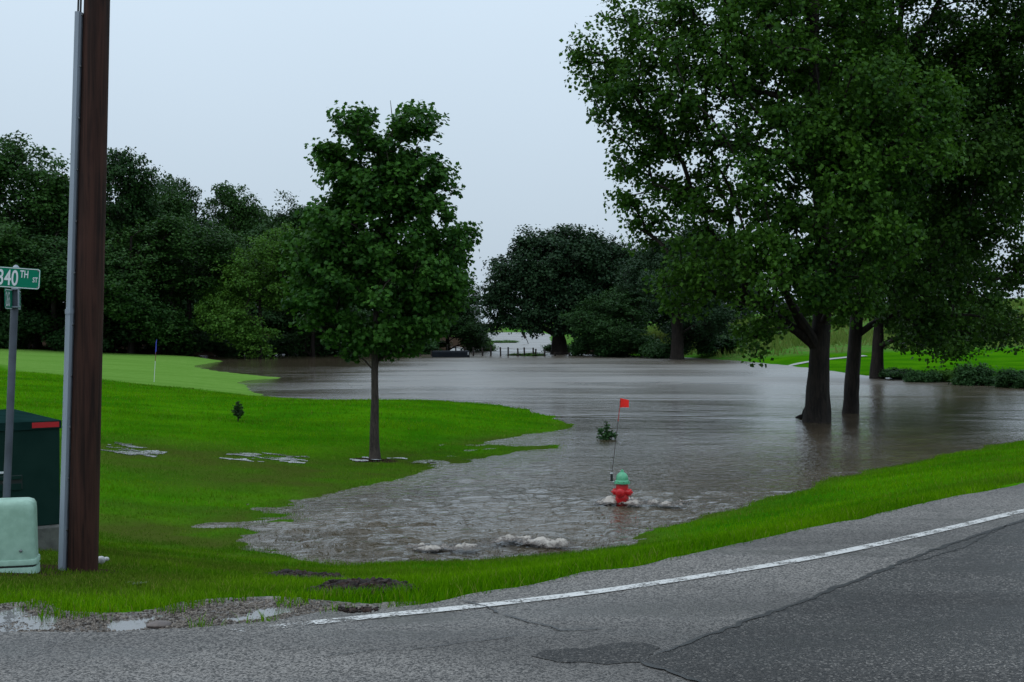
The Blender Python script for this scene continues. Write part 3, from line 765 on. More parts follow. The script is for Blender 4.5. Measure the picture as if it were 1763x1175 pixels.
def tree_mesh(name, trunk, trunk_r, lobes, n_tips, per, size, kind, clus, seed, flare=0.45, tsides=12, bsides=4, shell=0.5, bal=0.35, min_br=0.0, up=0.55, single=False, flat=0.7, taper_top=0.3):
    r = np.random.default_rng(seed)
    pos, R, chains, tips, outd = grow(trunk, lobes, n_tips, r, bal, shell)
    sc_ = trunk_r / R[0]
    R = np.maximum(R * sc_, 0.006)
    TV, TF, BV, BF = [], [], [], []
    nv = nb = 0
    for ci, ch in enumerate(chains):
        pts = pos[ch]; rad = R[ch].copy()
        if ci == 0:
            # resample trunk
            q = np.linspace(0, len(ch) - 1, len(ch) * 5)
            k = np.arange(len(ch))
            pts = np.stack([np.interp(q, k, pts[:, j]) for j in range(3)], -1)
            rad = np.interp(q, k, np.linspace(trunk_r, trunk_r * taper_top, len(ch)) )
            hz = pts[:, 2] - pts[0, 2]
            rad = rad * (1 + flare * np.exp(-hz / (trunk_r * 1.8)))
            V, F = tube_np(pts, rad, tsides, 0.10, seed)
            TV.append(V); TF.append(F + nv); nv += len(V)
        else:
            rad[0] = min(rad[0], rad[1] * 1.25)
            if rad[1] < min_br: continue
            V, F = tube_np(pts, rad, 7 if rad[1] > 0.05 else bsides)
            if single or rad[1] > trunk_r * 0.28: TV.append(V); TF.append(F + nv); nv += len(V)
            else: BV.append(V); BF.append(F + nb); nb += len(V)
    T = TreeMesh()
    T.trunk = mesh_np(name + '_trunk', np.concatenate(TV), np.concatenate(TF), True)
    T.branch = mesh_np(name + '_branches', np.concatenate(BV), np.concatenate(BF), True) if BV else None
    # leaves: a flattened spray round each tip and along the last stretch to it
    ctr = np.mean(np.array(lobes)[:, :3], 0)
    li = np.repeat(np.arange(len(tips)), per)
    C = tips[li] + np.clip(r.normal(0, 1, (len(li), 3)), -1.9, 1.9) * np.array([clus, clus, clus * flat]) * r.uniform(0.6, 1.3, len(tips))[li][:, None]
    o = C - ctr; o[:, 2] *= 0.6; o /= np.linalg.norm(o, axis=1, keepdims=True) + 1e-9
    loc = C - tips[li]; loc /= np.linalg.norm(loc, axis=1, keepdims=True) + 1e-9
    T.crown = leaves_mesh(name + '_crown', C, o * 0.55 + loc * 0.45, size, kind, r, up)
    return T
def plant(name, T, loc, label, cat, bark, leaf, group=None, scale=1.0, rz=0.0, stem='trunk'):
    th = thing(name, loc, label, cat, group, (0, 0, rz)); th.scale = (scale, scale, scale) if np.ndim(scale) == 0 else scale
    obj(stem, T.trunk, bark, th)
    if T.branch: obj('branches', T.branch, bark, th)
    c_ = obj('crown', T.crown, leaf, th)
    if c_.data.materials and c_.data.materials[0] is not leaf:
        c_.material_slots[0].link = 'OBJECT'; c_.material_slots[0].material = leaf
    return th
def px_lobes(lst, bx, by, d):
    s = FPX / d; out = []
    for (px, py, rx, rz, dy, w) in lst:
        out.append(((px - bx) / s, dy, (by - py) / s, rx / s, max(1.2, 0.5 * (rx + rz) / s * 0.9), rz / s, w))
    return out

# --- young maple on the lawn
bx, by = 645, 782
p0 = P(bx, by, 0.2); dY = p0[1]
s = FPX / dY
yl = px_lobes([(655, 490, 135, 105, 0, 1), (650, 390, 110, 90, 0, 1), (668, 305, 80, 78, 0, 1), (560, 480, 55, 70, 0, 1), (745, 470, 60, 70, 0, 1), (650, 580, 85, 45, 0, 1.1),
               (610, 228, 36, 40, 0, 1.3), (715, 222, 40, 36, 0, 1.3), (562, 270, 22, 28, 0.3, 1.2), (762, 300, 28, 30, -0.3, 1.3), (602, 315, 44, 52, 0.2, 1), (570, 375, 40, 45, 0, 1), (738, 365, 48, 55, 0, 1), (530, 520, 34, 48, 0, 1), (775, 490, 38, 52, 0, 1), (525, 430, 26, 34, .2, 1), (792, 425, 24, 36, 0.2, 1.2), (680, 260, 45, 50, 0, 1), (735, 560, 35, 30, 0, 0.8), (560, 400, 40, 50, 0, 1)], bx, by, dY)
trunk = [((q[0] - bx) / s, 0, (by - q[1]) / s) for q in [(645, 790), (645, 740), (646, 690), (645, 640), (646, 590), (648, 520), (652, 440), (656, 350), (660, 270)]]
T = tree_mesh('young_maple', trunk, 0.118, yl, 680, 72, 0.097, 'maple', 0.14, 3, flare=0.2, shell=0.55, taper_top=0.12)
th = plant('young_maple_tree', T, p0, 'young maple tree with a straight trunk standing alone on the mown lawn', 'tree', M['bark_young'], M['leaf_young'])
tw = MB().tube([((672 - bx) / s, 0.05, (by - 290) / s), ((677 - bx) / s, 0, (by - 212) / s), ((673 - bx) / s, 0, (by - 174) / s)], [0.02, 0.014, 0.006], 5).build('dead_twig', M['bark_young'], th)

# --- the two big trees standing in the water, and the one on the bank behind
bx, by = 1408, 727
pA = P(bx, by, 0); pA[2] = -0.35; sA = FPX / pA[1]; by2 = by + 0.35 * sA
la = px_lobes([(1110, 70, 120, 90, 0, .62), (1050, 90, 62, 66, 1, .7), (1065, 190, 72, 72, -1, .7), (1150, 250, 110, 90, 0.5, .85), (1165, 340, 80, 55, 0, .9), (1250, 80, 150, 150, -2, 1), (1420, 100, 170, 190, 1.5, 1), (1340, 300, 150, 110, -2.5, 1),
               (1250, 410, 120, 80, -1.5, 1), (1190, 500, 70, 55, -1, 1), (1330, 470, 110, 90, -3, 1), (1260, -180, 220, 140, 0, .7), (1460, -220, 230, 180, 1, .7), (1285, 580, 38, 32, -1.5, .9), (1440, 400, 110, 110, -3.5, 1),
               (1480, 250, 130, 130, -3, 1), (1390, 530, 60, 45, 3, .8), (1085, 335, 58, 38, 0.5, .9), (1100, 388, 50, 34, 1, .8), (1180, 160, 100, 100, 2, .35), (1420, 520, 70, 40, -2.5, .8)], bx, by2, pA[1])
trunk = [((a - bx) / sA, 0, (by2 - b_) / sA) for a, b_ in [(1404, 727 + .35 * sA), (1407, 700), (1409, 650), (1410, 600), (1414, 560), (1418, 500), (1415, 400), (1405, 300), (1400, 180), (1400, 60), (1405, -100)]]
TA = tree_mesh('cottonwood', trunk, 0.40, la, 1400, 88, 0.148, 'diamond', 0.25, 12, flare=0.3, tsides=16, shell=0.6, bal=0.3, up=0.35, flat=0.8)
thA = plant('cottonwood_tree', TA, pA, 'huge spreading cottonwood with forked trunk standing nearest in the flood water', 'tree', M['bark'], M['leaf_big'])
# low forked limb seen left of the trunk
lm = [((a - bx) / sA, dy, (by2 - b_) / sA) for a, b_, dy in [(1412, 610, 0), (1390, 575, -.15), (1368, 545, -.4), (1345, 510, -.8), (1320, 470, -1.2), (1290, 430, -1.4)]]
MB().tube(lm, [0.22, 0.2, 0.16, 0.13, 0.1, 0.06], 9, wob=0.08).build('limb', M['bark'], thA, smooth=True)

bx, by = 1465, 712
pB = P(bx, by, 0); pB[2] = -0.35; sB = FPX / pB[1]; by2 = by + 0.35 * sB
lb = px_lobes([(1600, 100, 150, 160, 1, 1), (1700, 190, 110, 150, 0, 1), (1560, 340, 130, 130, -1, 1), (1690, 400, 90, 110, 1, .9), (1620, 520, 100, 60, -1.5, 1), (1620, -200, 240, 180, 0, .7), (1790, 40, 140, 170, 1, .9),
               (1730, 560, 55, 36, 0, .8), (1500, 470, 80, 70, -2, 1), (1520, 150, 110, 160, 2, .9), (1640, 300, 110, 100, -2.5, 1), (1800, 300, 80, 110, 1, .7), (1560, 560, 60, 40, -1, .9), (1780, 480, 60, 70, 0, .8), (1800, 180, 100, 100, -1, 1)], bx, by2, pB[1])
trunk = [((a - bx) / sB, 0, (by2 - b_) / sB) for a, b_ in [(1463, 712 + .35 * sB), (1465, 690), (1468, 640), (1472, 580), (1476, 520), (1486, 440), (1500, 340), (1520, 220), (1540, 100), (1560, -80)]]
TB = tree_mesh('silver_maple', trunk, 0.29, lb, 1500, 90, 0.15, 'diamond', 0.29, 15, flare=0.25, tsides=14, shell=0.6, bal=0.3, up=0.35, flat=0.8)
plant('silver_maple_tree', TB, pB, 'tall dark tree with slimmer straight trunk just right of the forked cottonwood', 'tree', M['bark'], M['leaf_big_b'])

bx, by = 1510, 652
pC = P(bx, by, 0); pC[2] = -0.3; sC = FPX / pC[1]; by2 = by + 0.3 * sC
lc = px_lobes([(1560, 510, 100, 60, 0, 1), (1640, 550, 90, 45, -1, 1), (1500, 400, 120, 110, 0, 1), (1620, 420, 110, 90, 2, 1), (1620, 605, 30, 18, -2, .9), (1700, 575, 60, 26, 0, .9), (1460, 500, 70, 50, 2, .9), (1560, 300, 120, 80, 0, .8), (1700, 470, 50, 60, 1, .6), (1560, 580, 60, 25, -2, .9), (1640, 590, 45, 22, -1, .9)], bx, by2, pC[1])
trunk = [((a - bx) / sC, 0, (by2 - b_) / sC) for a, b_ in [(1510, 652 + .3 * sC), (1510, 630), (1511, 600), (1513, 560), (1516, 500), (1525, 420), (1535, 330)]]
TC = tree_mesh('bank_tree', trunk, 0.42, lc, 750, 70, 0.22, 'diamond', 0.42, 19, flare=0.2, shell=0.6, bal=0.3, up=0.35)
plant('bank_maple_tree', TC, pC, 'short thick trunked tree on the far bank behind the two flooded trees', 'tree', M['bark'], M['leaf_big_b'])

# --- woodland trees: four crowns, each copy placed and scaled for itself
def wood_mesh(seed, kind='d', n=620, per=52, size=0.30, clus=0.5):
    r = np.random.default_rng(seed)
    lob = [(0, 0, 0.60, 0.30, 0.30, 0.26, 1)]
    for k in range(17):
        a = k * 2.4 + r.uniform(-.4, .4); z = (0.18 + 0.74 * ((k * 0.618) % 1.0)); rr = (0.36 if kind == 'o' else 0.27) * math.sqrt(max(0.05, 1 - ((z - 0.5) / 0.5) ** 2)); q = r.uniform(0.10, 0.18)
        lob.append((rr * math.cos(a), rr * math.sin(a), z, q, q, q * 0.85, 1))
    Hh = 18.0
    lob = [tuple(np.array(l_[:6]) * Hh) + (1,) for l_ in lob]
    tr = [(0, 0, -0.3), (0.1, 0, Hh * .08), (0.1, .1, Hh * .18), (0, .1, Hh * .3), (-.1, 0, Hh * .45), (0, 0, Hh * .6), (.1, 0, Hh * .78)]
    return tree_mesh('wood_tree', tr, 0.38, lob, n, per, size, 'diamond', clus, seed, tsides=8, bsides=3, shell=0.75, min_br=0.02, up=0.6, flat=0.6, single=True)
WD = [wood_mesh(s_) for s_ in (31, 32, 33)]
WO = wood_mesh(41, 'o', 900, 50, 0.30, 0.5)
def place_tree(name, px, top, wid, d, T, label, leaf, seed, group=None, gz=None, natural=0.64):
    x = (px - W0 / 2) / FPX * d; z0 = tz(x, d) if gz is None else gz
    ztop = PD(px, top, d)[2]
    h = ztop - z0; sz = h / 18.0 / 1.02; sxy = (wid / FPX * d) / (18.0 * natural)
    return plant(name, T, (x, d, z0 - 0.1), label, 'tree', M['bark'], leaf, group, (sxy, sxy, sz), rz=seed * 1.7)
woods = [
    (-30, 250, 220, 121, 0, 'wood', 'tall dark wood tree cut by the left edge of the picture'),
    (65, 212, 190, 119, 1, 'wood', 'tallest dark tree of the wood, just left of the utility pole'),
    (170, 226, 150, 123, 2, 'wood_b', 'tall wood tree whose top shows right behind the utility pole'),
    (262, 292, 130, 128, 0, 'wood', 'round topped wood tree, second right of the utility pole'),
    (338, 284, 110, 138, 1, 'wood_b', 'high tufted wood tree midway between pole and young maple'),
    (404, 292, 110, 140, 2, 'wood', 'feathery topped wood tree above the pale green tree'),
    (468, 322, 130, 134, 0, 'wood_b', 'lower wood tree left of the young maple crown'),
    (532, 334, 110, 131, 1, 'wood', 'wood tree partly hidden by the left side of the young maple'),
    (610, 370, 130, 136, 2, 'wood_b', 'wood tree hidden behind the young maple crown'),
    (700, 425, 130, 134, 0, 'wood', 'wood tree behind the right half of the young maple'),
    (225, 345, 170, 114, 2, 'wood', 'leafy front row tree right behind the golf flag'),
    (95, 350, 190, 112, 0, 'wood_b', 'broad front row tree behind the street sign post and pole'),
    (0, 345, 180, 111, 1, 'wood', 'front row wood tree behind the street name sign'),
    (325, 375, 150, 118, 1, 'wood', 'dark front row tree left of the pale green tree'),
    (770, 470, 110, 138, 1, 'wood_b', 'smaller dark tree at the right end of the left wood'),
    (300, 318, 130, 150, 1, 'wood', 'back row wood tree filling the gap right of the pole'),
    (435, 330, 130, 152, 0, 'wood_b', 'back row wood tree just above the pale green tree'),
    (225, 300, 130, 148, 1, 'wood_b', 'back row wood tree close right of the pole'),
    (500, 352, 130, 150, 2, 'wood', 'back row wood tree left beside the young maple'),
    (540, 430, 120, 121, 2, 'wood_b', 'dark tree right of the pale green tree, at the water'),
]
for k, (px, top, wid, d, ti, lf, lab) in enumerate(woods):
    place_tree('woodland_tree', px, top, wid * 1.22, d, WD[ti], lab, M['leaf_' + lf], k + 1, 'trees of the left wood')
place_tree('pale_tree', 447, 378, 165, 115, WD[1], 'pale yellow green tree in front of the dark left wood', M['leaf_pale'], 3)
place_tree('channel_tree', 806, 497, 75, 142, WD[2], 'small green tree at the left side of the flooded channel', M['leaf_wood'], 4)
bx, by = 963, 610
dO = 128.0; sO = FPX / dO
lo_ = px_lobes([(975, 465, 105, 72, 0, 1), (905, 490, 62, 55, -1, 1), (860, 515, 34, 42, 0, 1.1), (858, 458, 20, 20, 0, 1.1), (1045, 470, 75, 65, 1, 1), (925, 428, 50, 32, 0, 1), (990, 412, 60, 22, 1, 1), (880, 552, 48, 18, 0, 1), (1000, 540, 80, 42, -2, 1), (930, 545, 50, 30, -2, 1), (1060, 545, 60, 40, 0, 1), (850, 560, 22, 14, 1, .8)], bx, by, dO)
TO = tree_mesh('round_oak', [((a - bx) / sO, 0, (by - b_) / sO) for a, b_ in [(963, 616), (963, 600), (962, 580), (964, 560), (966, 520), (970, 480), (972, 440)]], 0.8, lo_, 1500, 52, 0.30, 'diamond', 0.5, 44, tsides=10, bsides=3, shell=0.7, min_br=0.02, up=0.6, flat=0.6, single=True)
xo = (bx - W0 / 2) / FPX * dO
plant('oak_tree', TO, (xo, dO, PD(bx, by, dO)[2]), 'broad round crowned oak right of the flooded channel', 'tree', M['bark'], M['leaf_oak'], 'trees right of the channel')
oaks = [(1095, 400, 190, 140, WD[2], 'oak', 'dark tree between the round oak and the big cottonwood'),
        (1160, 378, 190, 146, WO, 'oak', 'dark oak rising behind the lower left leaves of the cottonwood'),
        (1062, 470, 150, 120, WD[1], 'wood_b', 'lower dark tree in front of the oaks above green shrubs'),
        (1225, 400, 170, 155, WD[0], 'oak', 'dark far tree behind the lowest cottonwood leaves')]
for k, (px, top, wid, d, T, lf, lab) in enumerate(oaks):
    place_tree('oak_tree', px, top, wid, d, T, lab, M['leaf_' + lf], k + 20, 'trees right of the channel')
x = P(1166, 619, 0)
plant('stout_oak_tree', WO, (x[0], x[1], -0.2), 'stout trunked tree at the water edge left of the cottonwood', 'tree', M['bark'], M['leaf_oak'], None, (0.62, 0.62, 0.66), 1.0)
MB().tube([(x[0], x[1], -0.3), (x[0], x[1], 0.6), (x[0] + .03, x[1], 2.0), (x[0] - .05, x[1], 3.4), (x[0], x[1], 4.6)], [0.75, 0.6, 0.55, 0.5, 0.4], 12, wob=.08).build('thick_trunk', M['bark'], bpy.data.objects['stout_oak_tree'], smooth=True).matrix_parent_inverse = Matrix.LocRotScale(Vector((x[0], x[1], -0.2)), Matrix.Rotation(1.0, 3, 'Z').to_quaternion(), Vector((0.62, 0.62, 0.66))).inverted()

# --- shrubs
def shrub_mesh(seed, n=170, per=60, size=0.075, clus=0.10):
    r = np.random.default_rng(seed); lob = []
    for k in range(7):
        a = r.uniform(0, 6.28); q = r.uniform(0.2, 0.34); lob.append((0.38 * math.cos(a), 0.38 * math.sin(a), r.uniform(0.28, 0.75), q, q, q, 1))
    return tree_mesh('shrub', [(0, 0, -.1), (0, 0, .08), (.02, 0, .2), (0, .02, .4)], 0.03, lob, n, per, size, 'diamond', clus, seed, tsides=5, bsides=3, shell=0.8, min_br=0.008, flare=.2, single=True)
SH = [shrub_mesh(61), shrub_mesh(62), shrub_mesh(63)]
def shrub(px, py, w, h, label, leaf, k, group=None, d=None, name='shrub'):
    if d is None: p = P(px, py, 0.05)
    else: p = np.array([(px - W0 / 2) / FPX * d, d, 0])
    z = max(tz(p[0], p[1]), -0.25); sc_ = FPX / p[1]
    return plant(name, SH[k % 3], (p[0], p[1], z), label, 'shrub', M['bark'], leaf, group, (w / sc_ / 1.25, w / sc_ / 1.25, h / sc_), k * 1.3, stem='stem')
UG = ['behind the street name sign, at left picture edge', 'just right of the sign post', 'right behind the utility pole base of the wood', 'left of the blue golf flag', 'right of the blue golf flag', 'above the left tip of the water inlet', 'left under the pale green tree', 'right under the pale green tree', 'left of the young maple trunk, by the water', 'directly behind the young maple trunk', 'right of the young maple trunk, by the water', 'nearest the black float', 'in the second row behind the sign', 'in the second row behind the pole', 'in the second row behind the golf flag', 'in the second row above the inlet', 'in the second row behind the pale green tree', 'in the second row left of the young maple']
k = 0
for px, w, h, d in [(-20, 90, 60, 110), (50, 100, 70, 112), (120, 90, 55, 113), (200, 110, 62, 114), (270, 100, 55, 116), (330, 90, 50, 119), (390, 90, 42, 122), (460, 80, 36, 124), (520, 90, 50, 126), (590, 90, 60, 128), (655, 90, 60, 130), (712, 80, 50, 130), (0, 120, 90, 120), (120, 130, 95, 122), (230, 130, 95, 124), (330, 120, 90, 128), (430, 120, 80, 130), (540, 120, 90, 134)]:
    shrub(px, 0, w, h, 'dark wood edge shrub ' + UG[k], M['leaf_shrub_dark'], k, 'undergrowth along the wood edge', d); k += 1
for px, py, w, h, lab, lf in [(738, 606, 70, 18, 'bright green shrub left of the black floating dock', 'leaf_shrub'), (828, 604, 56, 26, 'leafy green bush behind the fence at the channel mouth', 'leaf_shrub'),
        (868, 590, 46, 9, 'low green islet of weeds in the middle of the channel', 'leaf_shrub'), (775, 594, 80, 16, 'dark shrub on the bank above the black dock', 'leaf_shrub_dark'), (905, 612, 60, 9, 'low green weeds in the water behind the fence posts', 'leaf_shrub'),
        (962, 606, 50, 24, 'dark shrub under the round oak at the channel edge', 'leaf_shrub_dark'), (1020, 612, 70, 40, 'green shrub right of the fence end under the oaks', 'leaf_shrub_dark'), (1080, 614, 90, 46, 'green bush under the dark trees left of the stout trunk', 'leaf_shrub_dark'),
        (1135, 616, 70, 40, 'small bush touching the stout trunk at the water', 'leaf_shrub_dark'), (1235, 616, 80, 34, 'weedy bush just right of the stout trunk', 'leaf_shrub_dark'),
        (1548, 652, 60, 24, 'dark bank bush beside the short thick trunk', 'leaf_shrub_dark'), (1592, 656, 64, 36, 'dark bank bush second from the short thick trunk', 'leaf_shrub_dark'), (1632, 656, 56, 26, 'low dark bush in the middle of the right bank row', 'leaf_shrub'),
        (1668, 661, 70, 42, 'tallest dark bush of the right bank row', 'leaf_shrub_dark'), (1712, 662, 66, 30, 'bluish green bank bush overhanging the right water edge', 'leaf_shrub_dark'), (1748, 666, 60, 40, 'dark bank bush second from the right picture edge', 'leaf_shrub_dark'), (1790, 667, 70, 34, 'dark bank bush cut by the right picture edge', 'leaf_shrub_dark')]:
    shrub(px, py, w, h, lab, M[lf], k); k += 1
shrub(1357, 0, 46, 34, 'dark purple leaved bush on the meadow seen under the cottonwood', M['leaf_purple'], 1, None, 165)
for px, w, h, d, lab in [(1300, 90, 22, 135, 'pale meadow bush left of the purple bush'), (1420, 80, 22, 150, 'meadow bush behind the cottonwood trunk'), (1240, 90, 30, 128, 'meadow bush behind the weedy bank right of the stout trunk'), (1690, 120, 24, 150, 'meadow bush far behind the right bank')]:
    shrub(px, 0, w, h, lab, M['leaf_shrub'], k, None, d); k += 1

# sapling on the lawn, weed in the water by the hydrant
r = np.random.default_rng(5)
p = P(410, 726, 0.42); p[2] = tz(p[0], p[1])
lob = [(0, 0, .55, .22, .22, .38, 1), (.12, 0, .45, .18, .18, .2, 1), (-.12, .05, .5, .18, .18, .22, 1), (0, 0, .92, .07, .07, .14, 1)]
T = tree_mesh('sapling', [(0, 0, -.05), (0, 0, .1), (0, 0, .3), (.01, 0, .6), (0, 0, .95)], 0.035, lob, 90, 16, 0.07, 'diamond', 0.06, 70, tsides=6, bsides=3, shell=.8, up=0.1, single=True)
plant('evergreen_sapling', T, p, 'tiny dark sapling growing on the lawn left of the young maple', 'sapling', M['bark'], M['leaf_sapling'], stem='stem', scale=0.56)
p = P(1042, 757, 0); p[2] = -0.2
lob = [(-.05, 0, .35, .2, .2, .16, 1), (.15, 0, .45, .22, .2, .12, 1), (.05, 0, .75, .12, .12, .18, 1), (-.15, 0, .55, .12, .1, .1, .8)]
T = tree_mesh('weed', [(0, 0, -.1), (0, 0, .1), (0, 0, .3), (.02, 0, .6), (.05, 0, .9)], 0.03, lob, 34, 9, 0.12, 'diamond', 0.08, 71, tsides=6, bsides=3, shell=.8, single=True)
plant('flooded_bush', T, p, 'small leafy bush poking out of the water behind the hydrant flag', 'bush', M['bark'], M['leaf_shrub_dark'], stem='stem', scale=0.78)

# ------------------------------------------------------------------ utility pole
M['pole'] = bark_mat('creosote_wood', (0.012, 0.0050, 0.0038), (0.046, 0.018, 0.0125), 26, 1.0, 0.006)
M['galv'] = simple('grey_guard', (0.30, 0.34, 0.40), (0.24, 0.27, 0.32), 5, 0.45, 0.0, 0.002, 60, (1, 1, .15))
M['black'] = simple('black_rubber', (0.012, 0.012, 0.014), None, 8, 0.5)
M['steel'] = simple('dull_steel', (0.18, 0.19, 0.20), (0.10, 0.10, 0.11), 12, 0.45, 0.6)
pp = P(142, 976, 1.2); dP = pp[1]; sP = FPX / dP
pp[2] = tz(pp[0], pp[1])
top = PD(167, 0, dP)
lean = (top[0] - pp[0]) / (top[2] - pp[2])
pole_t = thing('utility_pole', pp, 'dark brown wooden utility pole with grey cable guard, leaning slightly right', 'utility pole')
Hp = 9.5
zz = np.linspace(-0.4, Hp, 24)
pts = [(lean * z_, 0, z_) for z_ in zz]
MB().tube(pts, 0.124 - 0.0042 * (zz + .4), 20, wob=0.025, seed=3).build('shaft', M['pole'], pole_t, smooth=True)
def guard(z0, z1, w, dep, name):
    mb = MB()
    def c(z_): return (lean * z_ - 0.118 + 0.0042 * z_ - 0.030, -0.045)
    V = []; 
    prof = [(-w / 2, 0.06), (-w / 2, -dep * .4), (-w * .28, -dep), (w * .28, -dep), (w / 2, -dep * .4), (w / 2, 0.06)]
    for z_ in (z0, z1):
        cx, cy = c(z_)
        V += [(cx + a, cy + b_, z_) for a, b_ in prof]
    n = len(prof)
    F = [(i, (i + 1) % n, n + (i + 1) % n, n + i) for i in range(n)] + [tuple(range(n))[::-1], tuple(range(n, 2 * n))]
    return mb.add(V, F).build(name, M['galv'], pole_t)
zc = (976 - 525) / sP
ztop = (976 - 18) / sP
guard(-0.05, zc, 0.062, 0.05, 'cable_guard')
guard(zc - 0.02, ztop, 0.056, 0.045, 'cable_guard')
guard(zc - 0.035, zc + 0.005, 0.070, 0.056, 'guard_collar')
cx = lambda z_: lean * z_ - 0.118 + 0.0042 * z_ - 0.030
for dx in (-0.008, 0.012):
    MB().tube([(cx(ztop - .1) + dx, -0.045, ztop - .1), (cx(ztop + .3) + dx, -0.04, ztop + .3), (cx(Hp) + dx, -.03, Hp)], 0.008, 8).build('cable', M['black'], pole_t)
for i in range(11):
    z_ = 0.35 + i * 0.42
    if z_ > ztop: break
    MB().lathe([(0.0, -.004), (0.009, -.004), (0.009, .006), (0.005, .009), (0, .009)], 8, Matrix.Translation((cx(z_) + 0.031, -0.062, z_)) @ Matrix.Rotation(math.pi / 2, 4, 'X')).build('lag_screw', M['steel'], pole_t)

# ------------------------------------------------------------------ street sign
M['sign_green'] = simple('sign_green', (0.0, 0.165, 0.092), (0.0, 0.145, 0.08), 3, 0.45, spec=.12)
M['sign_post'] = simple('sign_post_steel', (0.085, 0.095, 0.12), (0.06, 0.067, 0.085), 9, .5, spec=.3)
M['sign_white'] = simple('sign_white', (0.62, 0.64, 0.66), (0.56, 0.58, 0.6), 6, 0.4)
ps = P(6, 984, 1.22); ps[2] = tz(ps[0], ps[1]) - 0.02
dS = ps[1]; sS = FPX / dS
def SW(px, py): q = PD(px, py, dS); return q
tp = SW(28, 455)
sl = (tp[0] - ps[0]) / (tp[2] - ps[2])
sign = thing('street_sign', ps, 'green street name sign on a leaning grey post beside the pole', 'street sign')
Hs = tp[2] - ps[2]
MB().tube([(sl * z_, 0, z_) for z_ in (-0.2, 0.5, 1.2, Hs - .06)], 0.029, 14).build('post', M['sign_post'], sign, smooth=True)
MB().lathe([(0.036, -0.03), (0.038, 0.0), (0.036, 0.022), (0.012, 0.05), (0.0, 0.054)], 14, Matrix.Translation((sl * (Hs - .06), 0, Hs - .06))).build('post_cap', M['galv'], sign, smooth=True)
def rrect(w, h, rad, n=5):
    pts = []
    for (cx_, cy_, a0) in ((w / 2 - rad, h / 2 - rad, 0), (-w / 2 + rad, h / 2 - rad, 90), (-w / 2 + rad, -h / 2 + rad, 180), (w / 2 - rad, -h / 2 + rad, 270)):
        for k_ in range(n + 1):
            a = math.radians(a0 + 90 * k_ / n); pts.append((cx_ + rad * math.cos(a), cy_ + rad * math.sin(a)))
    return pts
def blade(w, h, mtx, texts, name):
    mb = MB(); o_ = rrect(w, h, 0.022); n = len(o_)
    V = [(a, -0.002, b_) for a, b_ in o_] + [(a, 0.002, b_) for a, b_ in o_]
    mb.add(V, [tuple(range(n)), tuple(range(2 * n - 1, n - 1, -1))] + [(i, i + n, (i + 1) % n + n, (i + 1) % n) for i in range(n)])
    bl = mb.build(name, M['sign_green'], sign); bl.matrix_local = mtx
    i_ = rrect(w - 0.006, h - 0.006, 0.019); j_ = rrect(w - 0.018, h - 0.018, 0.014)
    mb = MB(); mb.add([(a, -0.0032, b_) for a, b_ in i_] + [(a, -0.0032, b_) for a, b_ in j_], [(k_, (k_ + 1) % n, (k_ + 1) % n + n, k_ + n) for k_ in range(n)])
    mb.build('border', M['sign_white'], bl)
    for (tx, sz, x_, z_, xs) in texts:
        cu = bpy.data.curves.new('lettering', 'FONT'); cu.body = tx; cu.size = sz; cu.extrude = 0.0004; cu.offset = sz * 0.012
        o2 = bpy.data.objects.new('lettering', cu); col.objects.link(o2)
        dg = bpy.context.evaluated_depsgraph_get(); me = bpy.data.meshes.new_from_object(o2.evaluated_get(dg)); bpy.data.objects.remove(o2)
        lo = obj('lettering', me, M['sign_white'], bl); lo.location = (x_, -0.0036, z_); lo.rotation_euler = (math.pi / 2, 0, 0); lo.scale = (xs, 1, 1)
    for sx_ in (-1, 1):
        for sz_ in (-1, 1):
            MB().lathe([(0, 0), (0.007, 0), (0.005, .004), (0, .005)], 8, Matrix.Translation((sx_ * (w / 2 - .018), -0.002, sz_ * (h / 2 - .018))) @ Matrix.Rotation(math.pi / 2, 4, 'X')).build('rivet', M['steel'], bl)
    return bl
# upper blade: right end at px 70, height about 36 px
h1 = 35.5 / sS
cR = SW(74, 482); 
w1 = 0.76
ang = math.radians(-4.0)
yaw = math.radians(-6)
cz = cR[2] - ps[2] + 0.5 * w1 * math.sin(-ang)
bl = blade(w1, h1, Matrix.Translation((cR[0] - ps[0] - w1 / 2, -0.042, cz)) @ Matrix.Rotation(-ang, 4, 'Y') @ Matrix.Rotation(yaw * 0.3, 4, 'Z'),
      [('340', 0.172, w1 / 2 - 0.345, -0.060, 0.66), ('TH', 0.084, w1 / 2 - 0.163, 0.004, 0.62), ('ST', 0.056, w1 / 2 - 0.060, -0.026, 0.70)], 'name_blade')
# lower blade, turned almost edge-on
lb_z = SW(20, 516)[2] - ps[2]
pxl = SW(23, 516)[0] - ps[0]
blade(0.62, 34 / sS, Matrix.Translation((pxl - .004, -0.0, lb_z)) @ Matrix.Rotation(math.radians(101.5), 4, 'Z'), [('265', 0.16, -0.28, -0.055, 0.62), ('AVE', 0.06, 0.05, 0.0, .8)], 'cross_blade')
for q in (498, 529):
    c_ = SW(33, q); MB().box((c_[0] - ps[0] - .012, -0.03, c_[2] - ps[2]), (0.055, 0.05, 0.010), bevel=.002).build('bracket', M['galv'], sign)
c_ = SW(36, 514); MB().box((c_[0] - ps[0], -0.045, c_[2] - ps[2]), (0.006, 0.02, 0.135)).build('bracket_strap', M['galv'], sign)

